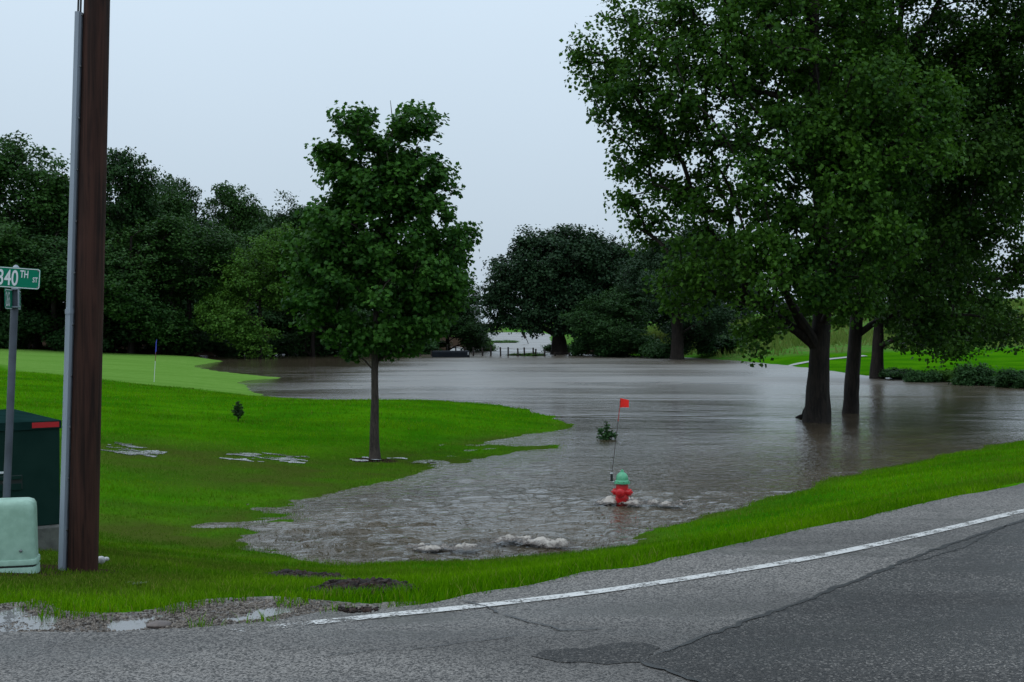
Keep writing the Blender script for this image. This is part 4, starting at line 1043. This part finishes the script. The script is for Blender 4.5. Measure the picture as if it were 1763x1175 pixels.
# ------------------------------------------------------------------ transformer cabinet
M['tgreen'] = simple('transformer_green', (0.006, 0.022, 0.018), (0.009, 0.028, 0.023), 4, 0.42, bmp=0.001, bscale=200, spec=0.05)
M['tlid'] = simple('transformer_lid', (0.006, 0.020, 0.018), (0.010, 0.030, 0.028), 5, 0.8, spec=0.0)
M['tgreen_dark'] = simple('transformer_recess', (0.004, 0.010, 0.009), None, 4, 0.5)
M['concrete'] = simple('wet_concrete', (0.11, 0.11, 0.10), (0.06, 0.06, 0.055), 8, 0.6, bmp=.004)
M['red_tape'] = simple('red_sticker', (0.45, 0.006, 0.012), (0.36, 0.004, 0.01), 30, 0.35)
tc_ = P(104, 903, 1.2)
yaw = math.radians(35)
tr_ = thing('transformer', (tc_[0], tc_[1], 0), 'dark green electrical transformer cabinet behind the sign post', 'transformer', None, (0, 0, yaw))
zt0, zt1 = 1.2, 2.25; wt, dt = 1.9, 1.96
def TB_(name, x0, x1, y0, y1, z0, z1, mat, bev=0.0, par=tr_):
    return MB().box(((x0 + x1) / 2, (y0 + y1) / 2, (z0 + z1) / 2), (x1 - x0, y1 - y0, z1 - z0), bevel=bev).build(name, mat, par)
gz_t = min(tz(tc_[0] - .5, tc_[1] - .3), tz(tc_[0] - 1.5, tc_[1] + 1))
TB_('pad', -wt - .1, 0.1, -0.1, dt + .1, gz_t - .35, zt0, M['concrete'], .015)
cab = TB_('cabinet', -wt, 0, 0, dt, zt0, zt1 - .085, M['tgreen'], .012)
# lid: overhanging rim with low pitched top
V = [(-wt - .012, -.015, zt1 - .09), (.012, -.015, zt1 - .09), (.012, dt + .015, zt1 - .09), (-wt - .012, dt + .015, zt1 - .09)]
V += [(a, b_, zt1 - .012) for a, b_, _ in V[:4]]
V += [(-wt + .5, .38, zt1 + .016), (-.5, .38, zt1 + .016), (-.5, dt - .4, zt1 + .016), (-wt + .5, dt - .4, zt1 + .016)]
MB().add(V, [(3, 2, 1, 0), (0, 1, 5, 4), (1, 2, 6, 5), (2, 3, 7, 6), (3, 0, 4, 7), (4, 5, 9, 8), (5, 6, 10, 9), (6, 7, 11, 10), (7, 4, 8, 11), (8, 9, 10, 11)]).build('lid', M['tlid'], tr_)
TB_('warning_sticker', -0.27, -0.012, -0.0185, -0.0155, zt1 - .075, zt1 - .022, M['red_tape'])
lat = TB_('latch_recess', -0.70, -0.36, -0.004, 0.02, zt0 + .38, zt0 + .52, M['tgreen_dark'], .004)
TB_('latch_handle', -0.69, -0.37, -0.02, -0.006, zt0 + .48, zt0 + .515, M['tgreen'], .004, lat)
TB_('latch_handle', -0.69, -0.37, -0.014, -0.006, zt0 + .375, zt0 + .44, M['tgreen'], .004, lat)
MB().lathe([(0, 0), (.016, 0), (.016, .02), (0, .02)], 10, Matrix.Translation((-.53, 0, zt0 + .46)) @ Matrix.Rotation(math.pi / 2, 4, 'X')).build('lock', M['steel'], lat)
TB_('label_plate', -0.57, -0.49, -0.006, -0.001, zt0 + .545, zt0 + .565, M['sign_white'])
TB_('door_seam', -0.955, -0.947, -0.003, 0.01, zt0 + .02, zt1 - .1, M['tgreen_dark'])
TB_('lid_highlight', -wt + .3, -.55, .30, .315, zt1 + .008, zt1 + .02, M['galv'])  # pale strip laid on the lid in place of the bright ridge highlight

# ------------------------------------------------------------------ telecom pedestal
M['ped'] = simple('pale_green_plastic', (0.29, 0.45, 0.36), (0.23, 0.37, 0.29), 14, 0.5, bmp=.0008, bscale=220)
M['ped_dark'] = simple('pedestal_gap', (0.02, 0.028, 0.024), None, 5, .6)
pd_ = P(24, 986, 1.24); sD = FPX / pd_[1]; pd_[2] = tz(pd_[0], pd_[1]) - 0.01
ped = thing('cable_pedestal', pd_, 'pale green plastic cable pedestal at the left edge beside the pole', 'pedestal', None, (0, 0, math.radians(14)))
wpd, dpd, hpd = 76 / sD, 0.26, 128 / sD
def rsec(w, d_, ch, z_, fwd=0):
    return [(a, b_ + fwd, z_) for a, b_ in rrect(w, d_, ch, 4)]
mb = MB(); secs = []
prof = [(1.0, 0.115), (0.99, 0.16), (0.965, hpd * .55), (0.945, hpd * .86), (0.92, hpd * .93), (0.84, hpd * .97), (0.66, hpd * .993), (0.35, hpd * 1.0)]
n_ = 20
for sc_, z_ in prof: secs += rsec(wpd * sc_, dpd * sc_, 0.05 * sc_, z_)
F = []
for i in range(len(prof) - 1):
    for k_ in range(n_): F.append((i * n_ + k_, i * n_ + (k_ + 1) % n_, (i + 1) * n_ + (k_ + 1) % n_, (i + 1) * n_ + k_))
F += [tuple(range(n_))[::-1], tuple((len(prof) - 1) * n_ + k_ for k_ in range(n_))]
mb.add(secs, F).build('dome', M['ped'], ped, smooth=True)
def ring(z0, z1, sc_, name, mat):
    V = rsec(wpd * sc_, dpd * sc_, .055, z0) + rsec(wpd * sc_, dpd * sc_, .055, z1) + rsec(wpd * sc_ * .97, dpd * sc_ * .97, .05, z1 + .008)
    F = [(i * n_ + k_, i * n_ + (k_ + 1) % n_, (i + 1) * n_ + (k_ + 1) % n_, (i + 1) * n_ + k_) for i in range(2) for k_ in range(n_)] + [tuple(range(n_))[::-1], tuple(2 * n_ + k_ for k_ in range(n_))]
    return MB().add(V, F).build(name, mat, ped, smooth=True)
ring(0.078, 0.112, 1.07, 'skirt', M['ped']); ring(0.058, 0.082, 0.98, 'gap', M['ped_dark']); ring(-0.1, 0.052, 1.06, 'base', M['ped'])
MB().lathe([(0, 0), (.011, 0), (.011, .012), (.006, .016), (0, .016)], 10, Matrix.Translation((.07, -dpd * .49, .19)) @ Matrix.Rotation(math.pi / 2, 4, 'X')).build('lock_bolt', M['steel'], ped)

# ------------------------------------------------------------------ fire hydrant
M['hred'] = simple('hydrant_red', (0.56, 0.010, 0.016), (0.42, 0.008, 0.012), 9, 0.35, bmp=.001, bscale=90)
M['hgreen'] = simple('hydrant_green', (0.10, 0.40, 0.22), (0.07, 0.32, 0.17), 12, 0.35, bmp=.001, bscale=90)
hp = P(1071, 870, 0); sH = FPX / hp[1]
hz = lambda py: (870 - py) / sH
hy = thing('fire_hydrant', (hp[0], hp[1], 0), 'red fire hydrant with green bonnet standing in rushing flood water', 'fire hydrant', None, (0, 0, math.radians(-8)))
R0 = 0.105
MB().lathe([(0.16, -.45), (0.16, -.40), (R0, -.38), (R0, hz(862)), (R0 * 1.12, hz(859)), (R0 * 1.12, hz(855)), (R0 * 1.05, hz(853)), (R0 * 1.08, hz(842)), (R0 * 1.0, hz(836)), (R0 * .98, hz(833))], 24).build('barrel', M['hred'], hy, smooth=True)
fl_ = MB().lathe([(0.10, hz(833)), (0.142, hz(832.5)), (0.142, hz(829.5)), (0.10, hz(829))], 24).build('flange', M['hgreen'], hy)
MB().lathe([(0.125, hz(829.6)), (0.125, hz(828)), (0.108, hz(826.5)), (0.106, hz(823)), (0.098, hz(819)), (0.075, hz(815.5)), (0.04, hz(813.5)), (0.034, hz(812.5)), (0.034, hz(810.8)), (0.0, hz(810.5))], 24).build('bonnet', M['hgreen'], hy, smooth=True)
MB().lathe([(0.022, hz(811)), (0.020, hz(808.5)), (0.0, hz(808.4))], 5).build('operating_nut', M['hgreen'], hy)
for k_ in range(8):
    a = k_ * math.pi / 4 + .3
    MB().lathe([(0, -.018), (.011, -.018), (.011, .024), (0, .026)], 6, Matrix.Translation((.128 * math.cos(a), .128 * math.sin(a), hz(831)))).build('bolt', M['steel'], fl_)
def nozzle(az, rad, length, z_, lab):
    mt = Matrix.Translation((0, 0, z_)) @ Matrix.Rotation(az, 4, 'Z') @ Matrix.Rotation(math.pi / 2, 4, 'Y')
    nz = MB().lathe([(rad * 1.05, 0.05), (rad * 1.05, length * .45), (rad * 1.22, length * .46), (rad * 1.22, length * .6), (rad * 1.12, length * .62), (rad * 1.12, length * .86), (rad * .8, length * .95), (rad * .3, length * .96), (rad * .3, length * 1.1), (0, length * 1.1)], 16, mt).build('nozzle_cap', M['hred'], hy, smooth=True)
nozzle(math.pi + .1, 0.052, 0.175, hz(847), 'l'); nozzle(-.35, 0.055, 0.185, hz(847), 'r'); nozzle(-math.pi / 2 - .25, 0.07, 0.165, hz(848), 'f')
ch = [(0.15 * math.cos(-.35), 0.15 * math.sin(-.35), hz(852)), (.165, -.07, hz(858)), (.16, -.08, hz(864)), (.135, -.09, hz(868)), (.10, -.1, hz(864)), (.085, -.12, hz(857))]
MB().tube(smooth_line(ch, 2), 0.006, 6).build('chain', M['steel'], hy)
MB().box((-.165, 0, hz(829.5)), (.075, .03, .008)).build('flag_bracket', M['sign_white'], hy)
sx0 = (1053 - 1071) / sH
MB().lathe([(0, hz(829)), (.022, hz(829)), (.022, hz(817)), (.018, hz(816)), (0, hz(816))], 12, Matrix.Translation((sx0, 0, 0))).build('spring_mount', M['black'], hy)
MB().lathe([(0, hz(816)), (.024, hz(816)), (.024, hz(814.5)), (0, hz(814.3))], 12, Matrix.Translation((sx0, 0, 0))).build('mount_cap', M['sign_white'], hy)
M['rod'] = simple('rod_grey', (.06, .05, .05), None, 8, .4); M['rod_red'] = simple('rod_red', (.42, .03, .03), None, 8, .4); M['flag_red'] = simple('flag_red', (0.85, 0.012, 0.006), (0.8, 0.01, 0.005), 8, .55)
fx = lambda px: (px - 1071) / sH
rp_ = [(fx(1053), 0, hz(816)), (fx(1057), 0, hz(785)), (fx(1061), 0, hz(750)), (fx(1064), 0, hz(725)), (fx(1067), 0, hz(700)), (fx(1068), 0, hz(686))]
MB().tube(rp_[:4], 0.006, 6).build('flag_rod', M['rod'], hy)
MB().tube(rp_[3:], 0.0068, 6).build('flag_rod_tip', M['rod_red'], hy)
V = []; cols_ = 5
for i in range(cols_):
    u = i / (cols_ - 1); px = 1067.5 + 15 * u
    for (p_, s_) in ((685.5 + 3 * u, 0), (701.5 - 0.5 * u, 1)):
        for yy in (-0.002, 0.002): V.append((fx(px), yy + 0.025 * math.sin(u * 4), hz(p_)))
F = []
for i in range(cols_ - 1):
    q = i * 4; n2 = q + 4
    F += [(q, q + 2, n2 + 2, n2), (q + 1, n2 + 1, n2 + 3, q + 3), (q, n2, n2 + 1, q + 1), (q + 2, q + 3, n2 + 3, n2 + 2)]
F += [(0, 1, 3, 2), (16, 18, 19, 17)]
MB().add(V, F).build('flag', M['flag_red'], hy)

# ------------------------------------------------------------------ golf flag
M['flag_blue'] = simple('flag_blue', (0.012, 0.03, 0.42), (0.008, 0.02, 0.32), 5, .6)
M['flag_pole_red'] = simple('flagstick_dark', (.16, .03, .03), None, 6, .5)
gp = P(265, 655, 0.52); gp[2] = tz(gp[0], gp[1]); sG = FPX / gp[1]
gf = thing('golf_flag', gp, 'blue golf flag on a thin white flagstick on the putting green', 'golf flag')
ln_ = 3.2 / 71
MB().tube([(0, 0, -.1), (2.4 / sG, 0, 36 / sG)], .014, 8).build('flagstick', M['sign_white'], gf)
MB().tube([(2.4 / sG, 0, 36 / sG), (3.6 / sG, 0, 54 / sG)], .014, 8).build('flagstick_band', M['flag_pole_red'], gf)
MB().tube([(3.6 / sG, 0, 54 / sG), (5 / sG, 0, 73 / sG)], .012, 8).build('flagstick_top', M['flag_blue'], gf)
V = []
for i in range(6):
    u = i / 5
    for (z_) in (72 - 5 * u, 53 - 4 * u * u):
        for e in (-.004, .004): V.append(((4.6 + 4.2 * u * (0.8 if z_ > 60 else .5)) / sG + e, -0.45 * u * .9 + 0.05 * math.sin(u * 7), z_ / sG))
F = []
for i in range(5):
    q = i * 4; n2 = q + 4
    F += [(q, q + 2, n2 + 2, n2), (q + 1, n2 + 1, n2 + 3, q + 3), (q, n2, n2 + 1, q + 1), (q + 2, q + 3, n2 + 3, n2 + 2)]
F += [(0, 1, 3, 2), (20, 22, 23, 21)]
MB().add(V, F).build('flag', M['flag_blue'], gf)

# ------------------------------------------------------------------ fence in the flood, dock, tilted board
M['post'] = bark_mat('fence_wood', (0.012, 0.010, 0.009), (0.035, 0.028, 0.024), 20, 2, .006)
fb = P(850, 613, 0)
fence = thing('wire_fence', (fb[0], fb[1], 0), 'line of dark wooden fence posts with wire standing in the flood', 'fence')
posts = [(724, 612, 601), (743, 614, 604), (770, 606, 593), (785, 606, 595), (800, 606, 597), (815, 614, 598), (831, 616, 599), (845, 613, 596), (862, 615, 598), (875, 613, 598), (892, 615, 600), (903, 614, 598.5), (918, 615, 599), (922, 615, 601), (937, 615, 602), (956, 615, 606), (980, 615, 607)]
tops = []
for i, (px, b0, t0) in enumerate(posts):
    q = P(px, 613.5 if i > 4 or i < 2 else 609, 0); s_ = FPX / q[1]; h_ = (q[2] - 0) + ((613.5 if i > 4 or i < 2 else 609) - t0) / s_
    lx = random.uniform(-.05, .05) + (0.12 if i == 14 else 0)
    o_ = MB().tube([(q[0] - fb[0], q[1] - fb[1], -.6), (q[0] - fb[0] + lx * .5, q[1] - fb[1], h_ * .5), (q[0] - fb[0] + lx, q[1] - fb[1], h_)], 0.085, 7, wob=.1, seed=i).build('post', M['post'], fence)
    tops.append((q[0] - fb[0] + lx, q[1] - fb[1], h_))
for lev in (0.85, 0.5, 0.2):
    pts = [(x_, y_ - .09, h_ * lev) for x_, y_, h_ in tops[5:]]
    MB().tube(pts, 0.010, 4).build('wire', M['post'], fence)
dk = P(776, 615.5, 0); sK = FPX / dk[1]
M['dock'] = simple('black_plastic', (0.005, 0.007, 0.010), (0.008, 0.011, 0.015), 2, .6, spec=.1)
dock = thing('floating_dock', (dk[0], dk[1], 0), 'long low black float lying in the water by the fence', 'float', None, (0, 0, math.radians(2)))
w_ = 65 / sK; h_ = 11.5 / sK
MB().box((0, .7, h_ * .28), (w_, 1.5, h_ * 1.35), bevel=.16).build('float_body', M['dock'], dock)
MB().box((w_ * .46, -.04, h_ * .55), (.05, .03, h_ * .4)).build('end_strap', M['sign_white'], dock)
for q in (-.3, 0, .3): MB().box((w_ * q, -.055, h_ * .35), (.06, .03, h_ * .9)).build('rib', M['dock'], dock)
tb0 = P(911, 592.5, 0); sTb = FPX / tb0[1]
tbd = thing('tilted_board', (tb0[0], tb0[1], 0), 'dark broken board hanging at a slant over the bright channel water', 'board')
MB().tube([(0, 0, -.5), (-3 / sTb, 0, 5 / sTb), (-6 / sTb, 0, 10 / sTb)], .06, 6).build('stake', M['post'], tbd)
MB().box((-9 / sTb, 0, 15 / sTb), (4.6 / sTb, .15, 12 / sTb), rot=Matrix.Rotation(math.radians(-30), 3, 'Y'), bevel=.03).build('board', M['post'], tbd)

# drift snag at the cottonwood foot
sn = P(1385, 722, 0); sN = FPX / sn[1]
sg = thing('driftwood', (sn[0], sn[1], 0), 'dark broken branch caught against the left foot of the cottonwood', 'driftwood')
MB().tube([(-16 / sN, -.1, 3 / sN), (-6 / sN, 0, 4 / sN), (4 / sN, 0, 2 / sN), (12 / sN, .1, -2 / sN)], [.03, .09, .08, .04], 7, wob=.2, seed=2).build('branch', M['bark'], sg)
MB().tube([(-2 / sN, 0, 2 / sN), (2 / sN, 0, 14 / sN), (5 / sN, 0, 26 / sN)], [.09, .10, .03], 7, wob=.2, seed=4).build('stub', M['bark'], sg)
MB().tube([(-10 / sN, 0, 3 / sN), (-9 / sN, 0, 7 / sN)], [.05, .02], 6, wob=.2).build('twig', M['bark'], sg)

# ------------------------------------------------------------------ far bank: path and house
M['path'] = simple('concrete_path', (0.30, 0.30, 0.29), (0.24, 0.24, 0.23), 2, .7)
pl = dense(PX([(1316, 622.5), (1370, 620.5), (1430, 618.5), (1490, 617)], 0.4), 1.0)
V = []; 
for k_, (x_, y_) in enumerate(pl):
    for e in (-.9, .9): V.append((x_, y_ + e * .75, 0))
V = np.array(V); V[:, 2] = terrain(V[:, 0], V[:, 1]) + .05
i = np.arange(len(pl) - 1) * 2
o_ = obj('path', mesh_np('path', V, np.stack([i, i + 2, i + 3, i + 1], -1)), M['path']); tag(o_, kind='structure')
M['siding'] = simple('beige_siding', (0.42, 0.38, 0.34), (0.38, 0.34, 0.31), 2, .7); M['roof'] = simple('grey_shingle', (0.11, 0.125, 0.16), (0.08, 0.09, 0.12), 3, .8)
M['glass'] = simple('dark_glass', (0.02, 0.025, 0.03), None, 2, .1); M['trim'] = simple('white_trim', (.6, .6, .6), None, 3, .5)
hd = 235.0; hx = (1350 - W0 / 2) / FPX * hd; hz0 = tz(hx, hd)
zb = min(hz0, PD(1350, 566, hd)[2])
hs = thing('house', (hx, hd, zb), 'beige house with grey roof glimpsed under the cottonwood leaves', 'house')
HH = PD(1350, 545, hd)[2] - zb
MB().box((0, 4, HH / 2 - .5), (14, 8, HH + 1)).build('wall', M['siding'], hs)
MB().add([(-7.6, -.6, HH), (7.6, -.6, HH), (7.6, 8.6, HH), (-7.6, 8.6, HH), (-7.6, 4, HH + 2.9), (7.6, 4, HH + 2.9)], [(0, 1, 5, 4), (2, 3, 4, 5), (0, 4, 3), (1, 2, 5), (3, 2, 1, 0)]).build('roof', M['roof'], hs)
for q in (-4.6, -1.2, 4.4):
    wd = MB().box((q, -.03, HH * .6), (1.3, .08, 1.2)).build('window', M['trim'], hs); MB().box((q, -.08, HH * .6), (1.1, .04, 1.0)).build('pane', M['glass'], wd)
MB().box((2.0, -.04, HH * .42), (1.1, .1, HH * .8)).build('door', M['trim'], hs)

# ------------------------------------------------------------------ grass, debris, stones
def scatter_grass(name, n, xr, yr, hgt, wid, seed, dens=None, bent=True):
    r = np.random.default_rng(seed)
    x = r.uniform(*xr, n); y = r.uniform(*yr, n)
    if dens is not None:
        k_ = r.uniform(0, 1, n) < dens(x, y); x, y = x[k_], y[k_]
    z = terrain(x, y); ing = sdist(x, y, gravel_poly) > 0; z[ing] = shoulder_z(x[ing], y[ing])
    keep = (z > -0.04) & (sdist(x, y, road_poly) < 0.03) & (sdist(x, y, gravel_poly) < 0.24 * np.clip((fbm(x * 6, y * 6, 55, 3) - .34) * 3, 0, 1) - 0.01) & (sdist(x, y, green_poly) < 0)
    for (px, py, zz_, rr) in [(138, 975, 1.2, .3), (645, 783, .2, .5), (30, 985, 1.25, .25), (84, 972, 1.2, .24)]:
        q = P(px, py, zz_); keep &= np.hypot(x - q[0], y - q[1]) > rr * r.uniform(.4, 1.3, len(x))
    for pl_ in debris_polys: keep &= ~(inpoly(x, y, pl_) & (r.uniform(0, 1, len(x)) < .93))
    x, y, z = x[keep], y[keep], z[keep]; n = len(x)
    cl_ = fbm(x * 1.3, y * 1.3, 77, 3); edge_near = np.exp(-np.abs(sdist(x, y, road_poly)) / 0.8)
    h = hgt * r.uniform(.55, 1.25, n) * (0.6 + 0.9 * cl_) * (1 + 0.5 * edge_near); w = wid * r.uniform(.7, 1.3, n)
    sg_ = soggy(x, y); h = h * (1 - .45 * sg_)
    a = r.uniform(0, 6.283, n); la_ = r.uniform(0, 6.283, n); lean_ = h * r.uniform(.15, .8, n)
    dx, dy = np.cos(a) * w / 2, np.sin(a) * w / 2; lx, ly = np.cos(la_) * lean_, np.sin(la_) * lean_
    V = np.stack([np.stack([x - dx, y - dy, z - .01], -1), np.stack([x + dx, y + dy, z - .01], -1),
                  np.stack([x + dx * .7 + lx * .4, y + dy * .7 + ly * .4, z + h * .6], -1), np.stack([x - dx * .7 + lx * .4, y - dy * .7 + ly * .4, z + h * .6], -1),
                  np.stack([x + lx, y + ly, z + h], -1)], 1)
    b_ = np.arange(n)[:, None] * 5
    F = np.concatenate([b_ + np.array([[0, 1, 2]]), b_ + np.array([[0, 2, 3]]), b_ + np.array([[3, 2, 4]])], 0)
    if not bent: V = V[:, [0, 1, 4]]; F = np.arange(n * 3).reshape(-1, 3)
    me = mesh_np(name, V.reshape(-1, 3), F); attr(me, 'soggy', np.repeat(sg_, V.shape[1]))
    o = obj(name, me, M['grass']); return o
M['grass'] = grass_mat()
dpx = [[(465, 966), (500, 969), (560, 974), (612, 986), (606, 1002), (560, 998), (500, 988), (465, 978)], [(532, 1022), (560, 1014), (610, 1010), (670, 1013), (720, 1028), (715, 1040), (680, 1048), (620, 1047), (560, 1036)]]
debris_polys = [[tuple(P(a, b_, z_)[:2]) for a, b_ in pl_] for pl_, z_ in zip(dpx, (1.0, 1.35))]
g1 = scatter_grass('grass', 310000, (-8, 5), (6.6, 17.5), 0.055, 0.006, 101, lambda x, y: np.clip(1.2 - (y - 7) / 14, .35, 1) * (np.abs(x) < 0.47 * y + .6))
tag(g1, 'short wet grass of the near lawn and verge', 'grass', kind='stuff')
g2 = scatter_grass('grass', 300000, (-16, 18), (14, 36), 0.055, 0.011, 102, lambda x, y: np.clip(1.3 - (y - 14) / 26, .3, 1) * (np.abs(x) < 0.46 * y + .6) * ((y > 17.5) | (x > 5) | (x < -8)), False)
tag(g2, 'mown green grass of the middle lawn and right bank', 'grass', kind='stuff')
g3 = scatter_grass('grass', 95000, (-25, 24), (34, 62), 0.06, 0.022, 103, lambda x, y: (np.abs(x) < 0.46 * y + 1), False)
tag(g3, 'mown grass of the far lawn mound by the water', 'grass', kind='stuff')

def meadow_grass():
    r = np.random.default_rng(211); n = 60000
    x = r.uniform(8, 90, n); y = r.uniform(100, 200, n)
    k_ = (r.uniform(0, 1, n) < np.clip((fbm(x * .12, y * .12, 91, 3) - .3) * 3, 0, 1)) & (x > 0.1 * y) & (x < .48 * y) & (y > 104 + 4 * fbm(x * .2, x * 0, 3, 2)); x, y = x[k_], y[k_]
    z = terrain(x, y); k_ = z > .15; x, y, z = x[k_], y[k_], z[k_]; n = len(x)
    h = r.uniform(.35, 1.0, n) * (.5 + fbm(x * .3, y * .3, 8, 3)); w = r.uniform(.05, .14, n); a = r.uniform(0, 6.28, n); l_ = h * r.uniform(-.5, .5, n)
    V = np.stack([np.stack([x - np.cos(a) * w, y - np.sin(a) * w, z - .05], -1), np.stack([x + np.cos(a) * w, y + np.sin(a) * w, z - .05], -1), np.stack([x + l_, y, z + h], -1)], 1)
    o = obj('meadow_grass', mesh_np('meadow_grass', V.reshape(-1, 3), np.arange(n * 3).reshape(-1, 3)), leaf_mat('meadow_blade', (0.05, 0.12, 0.015), (0.17, 0.22, 0.06), .25, .6, .12, .02))
    return tag(o, 'tall rough meadow grass on the slope behind the right bank', 'grass', kind='stuff')
meadow_grass()
def chips(name, poly, n, zf, lo, hi, mat, seed, flat=.25, pile=0.0):
    r = np.random.default_rng(seed); pa = np.array(poly); l_, h_ = pa.min(0), pa.max(0)
    x = r.uniform(l_[0], h_[0], n * 3); y = r.uniform(l_[1], h_[1], n * 3)
    s_ = sdist(x, y, poly); k_ = np.where((s_ > -0.05) & (r.uniform(0, 1, n * 3) < np.clip(.25 + s_ * 6, .04, 1)))[0][:n]
    x, y, s_ = x[k_], y[k_], s_[k_]; n = len(x)
    z = zf(x, y) + np.clip(s_, 0, .15) * pile * r.uniform(.3, 1, n)
    C = np.array([(-1, -1, -1), (1, -1, -1), (1, 1, -1), (-1, 1, -1), (-.7, -.7, 1), (.7, -.7, 1), (.7, .7, 1), (-.7, .7, 1)]) * .5
    sx_ = r.uniform(lo, hi, n); sy_ = sx_ * r.uniform(.3, .8, n); sz_ = sx_ * flat
    a = r.uniform(0, 6.28, n); ti = r.normal(0, .35, n)
    D = C[None] * np.stack([sx_, sy_, sz_], -1)[:, None]
    D = D * r.uniform(.75, 1.25, D.shape)
    Xr = D[..., 0] * np.cos(ti)[:, None] + D[..., 2] * np.sin(ti)[:, None]; Zr = -D[..., 0] * np.sin(ti)[:, None] + D[..., 2] * np.cos(ti)[:, None]
    Xw = Xr * np.cos(a)[:, None] - D[..., 1] * np.sin(a)[:, None] + x[:, None]; Yw = Xr * np.sin(a)[:, None] + D[..., 1] * np.cos(a)[:, None] + y[:, None]
    V = np.stack([Xw, Yw, Zr + (z + sz_ * .3)[:, None]], -1).reshape(-1, 3)
    q = np.array([(3, 2, 1, 0), (4, 5, 6, 7), (0, 1, 5, 4), (1, 2, 6, 5), (2, 3, 7, 6), (3, 0, 4, 7)])
    return obj(name, mesh_np(name, V, (np.arange(n)[:, None, None] * 8 + q[None]).reshape(-1, 4)), mat)
def isl_mat(name, c1, c2, rough):
    m, t, b = new_mat(name); g = t.nodes.new('ShaderNodeNewGeometry')
    L(t, mixc(t, g.outputs['Random Per Island'], c1, c2), b.inputs['Base Color']); b.inputs['Roughness'].default_value = rough; b.inputs['Specular IOR Level'].default_value = 0.15; return m
M['mulch'] = isl_mat('wet_mulch', (0.006, 0.0035, 0.003), (0.038, 0.021, 0.016), .6)
M['stones'] = isl_mat('shoulder_stones', (0.035, 0.028, 0.023), (0.22, 0.185, 0.155), .5)
tf = lambda x, y: np.maximum(terrain(x, y), -1) + .004
tag(chips('wood_debris', debris_polys[0], 1500, tf, .02, .08, M['mulch'], 1, .35, .35), 'dark washed up mulch streak in the grass left of the boil', 'mulch', kind='stuff')
tag(chips('wood_debris', debris_polys[1], 3000, tf, .02, .08, M['mulch'], 2, .35, .4), 'thick pile of dark wet mulch at the road edge', 'mulch', kind='stuff')
db3 = [tuple(P(a, b_, RZ)[:2]) for a, b_ in [(585, 1050), (640, 1048), (650, 1052), (600, 1056)]]
tag(chips('wood_debris', db3, 60, lambda x, y: x * 0 + RZ, .015, .05, M['mulch'], 3, .3, 0), 'few scattered mulch bits lying on the asphalt edge', 'mulch', kind='stuff')
gp_ = [tuple(P(a, b_, RZ - .03)[:2]) for a, b_ in [(-50, 1041), (0, 1042), (60, 1035), (110, 1056), (230, 1058), (330, 1038), (470, 1030), (560, 1038), (640, 1047), (560, 1056), (470, 1072), (330, 1084), (180, 1090), (-50, 1090)]]
tag(chips('gravel', gp_, 4800, lambda x, y: shoulder_z(x, y) - .1 * np.clip(-sdist(x, y, gravel_poly) / .08, 0, 1) - .002, .005, .022, M['stones'], 4, .6, 0), 'loose wet gravel stones along the road shoulder', 'gravel', kind='stuff')
# flat stone on the shoulder, pale stone by the pole
def stone(px, py, z_, w_, d_, h_, mat, label, seed):
    q = P(px, py, z_); bm = bmesh.new(); bmesh.ops.create_icosphere(bm, subdivisions=3, radius=.5)
    for v_ in bm.verts:
        nn = 1 + .35 * (fbm(np.array([v_.co.x * 3 + seed]), np.array([v_.co.y * 3 + v_.co.z * 2]), seed, 3)[0] - .5)
        v_.co = Vector((v_.co.x * w_ * nn, v_.co.y * d_ * nn, v_.co.z * h_ * nn))
    me = bpy.data.meshes.new('stone'); bm.to_mesh(me); bm.free(); me.polygons.foreach_set('use_smooth', np.ones(len(me.polygons), bool))
    return tag(obj('stone', me, mat, None, (q[0], q[1], z_ + h_ * .25)), label, 'stone')
M['stone'] = simple('brown_stone', (.13, .10, .088), (.08, .062, .055), 25, .5, bmp=.004); M['stone_pale'] = simple('pale_stone', (.5, .5, .5), (.3, .3, .31), 18, .5, bmp=.004)
stone(274, 1079, RZ - .035, .15, .085, .04, M['stone'], 'flat brown stone lying at the edge of the shoulder puddle', 3)
q = P(174, 968, 1.2); stone(174, 968, tz(q[0], q[1]), .075, .06, .07, M['stone_pale'], 'small white stone at the right foot of the utility pole', 5)
q = P(182, 966, 1.2); stone(183, 965, tz(q[0], q[1]), .05, .05, .04, M['stone_pale'], 'smaller pale stone beside the white one at the pole foot', 8)
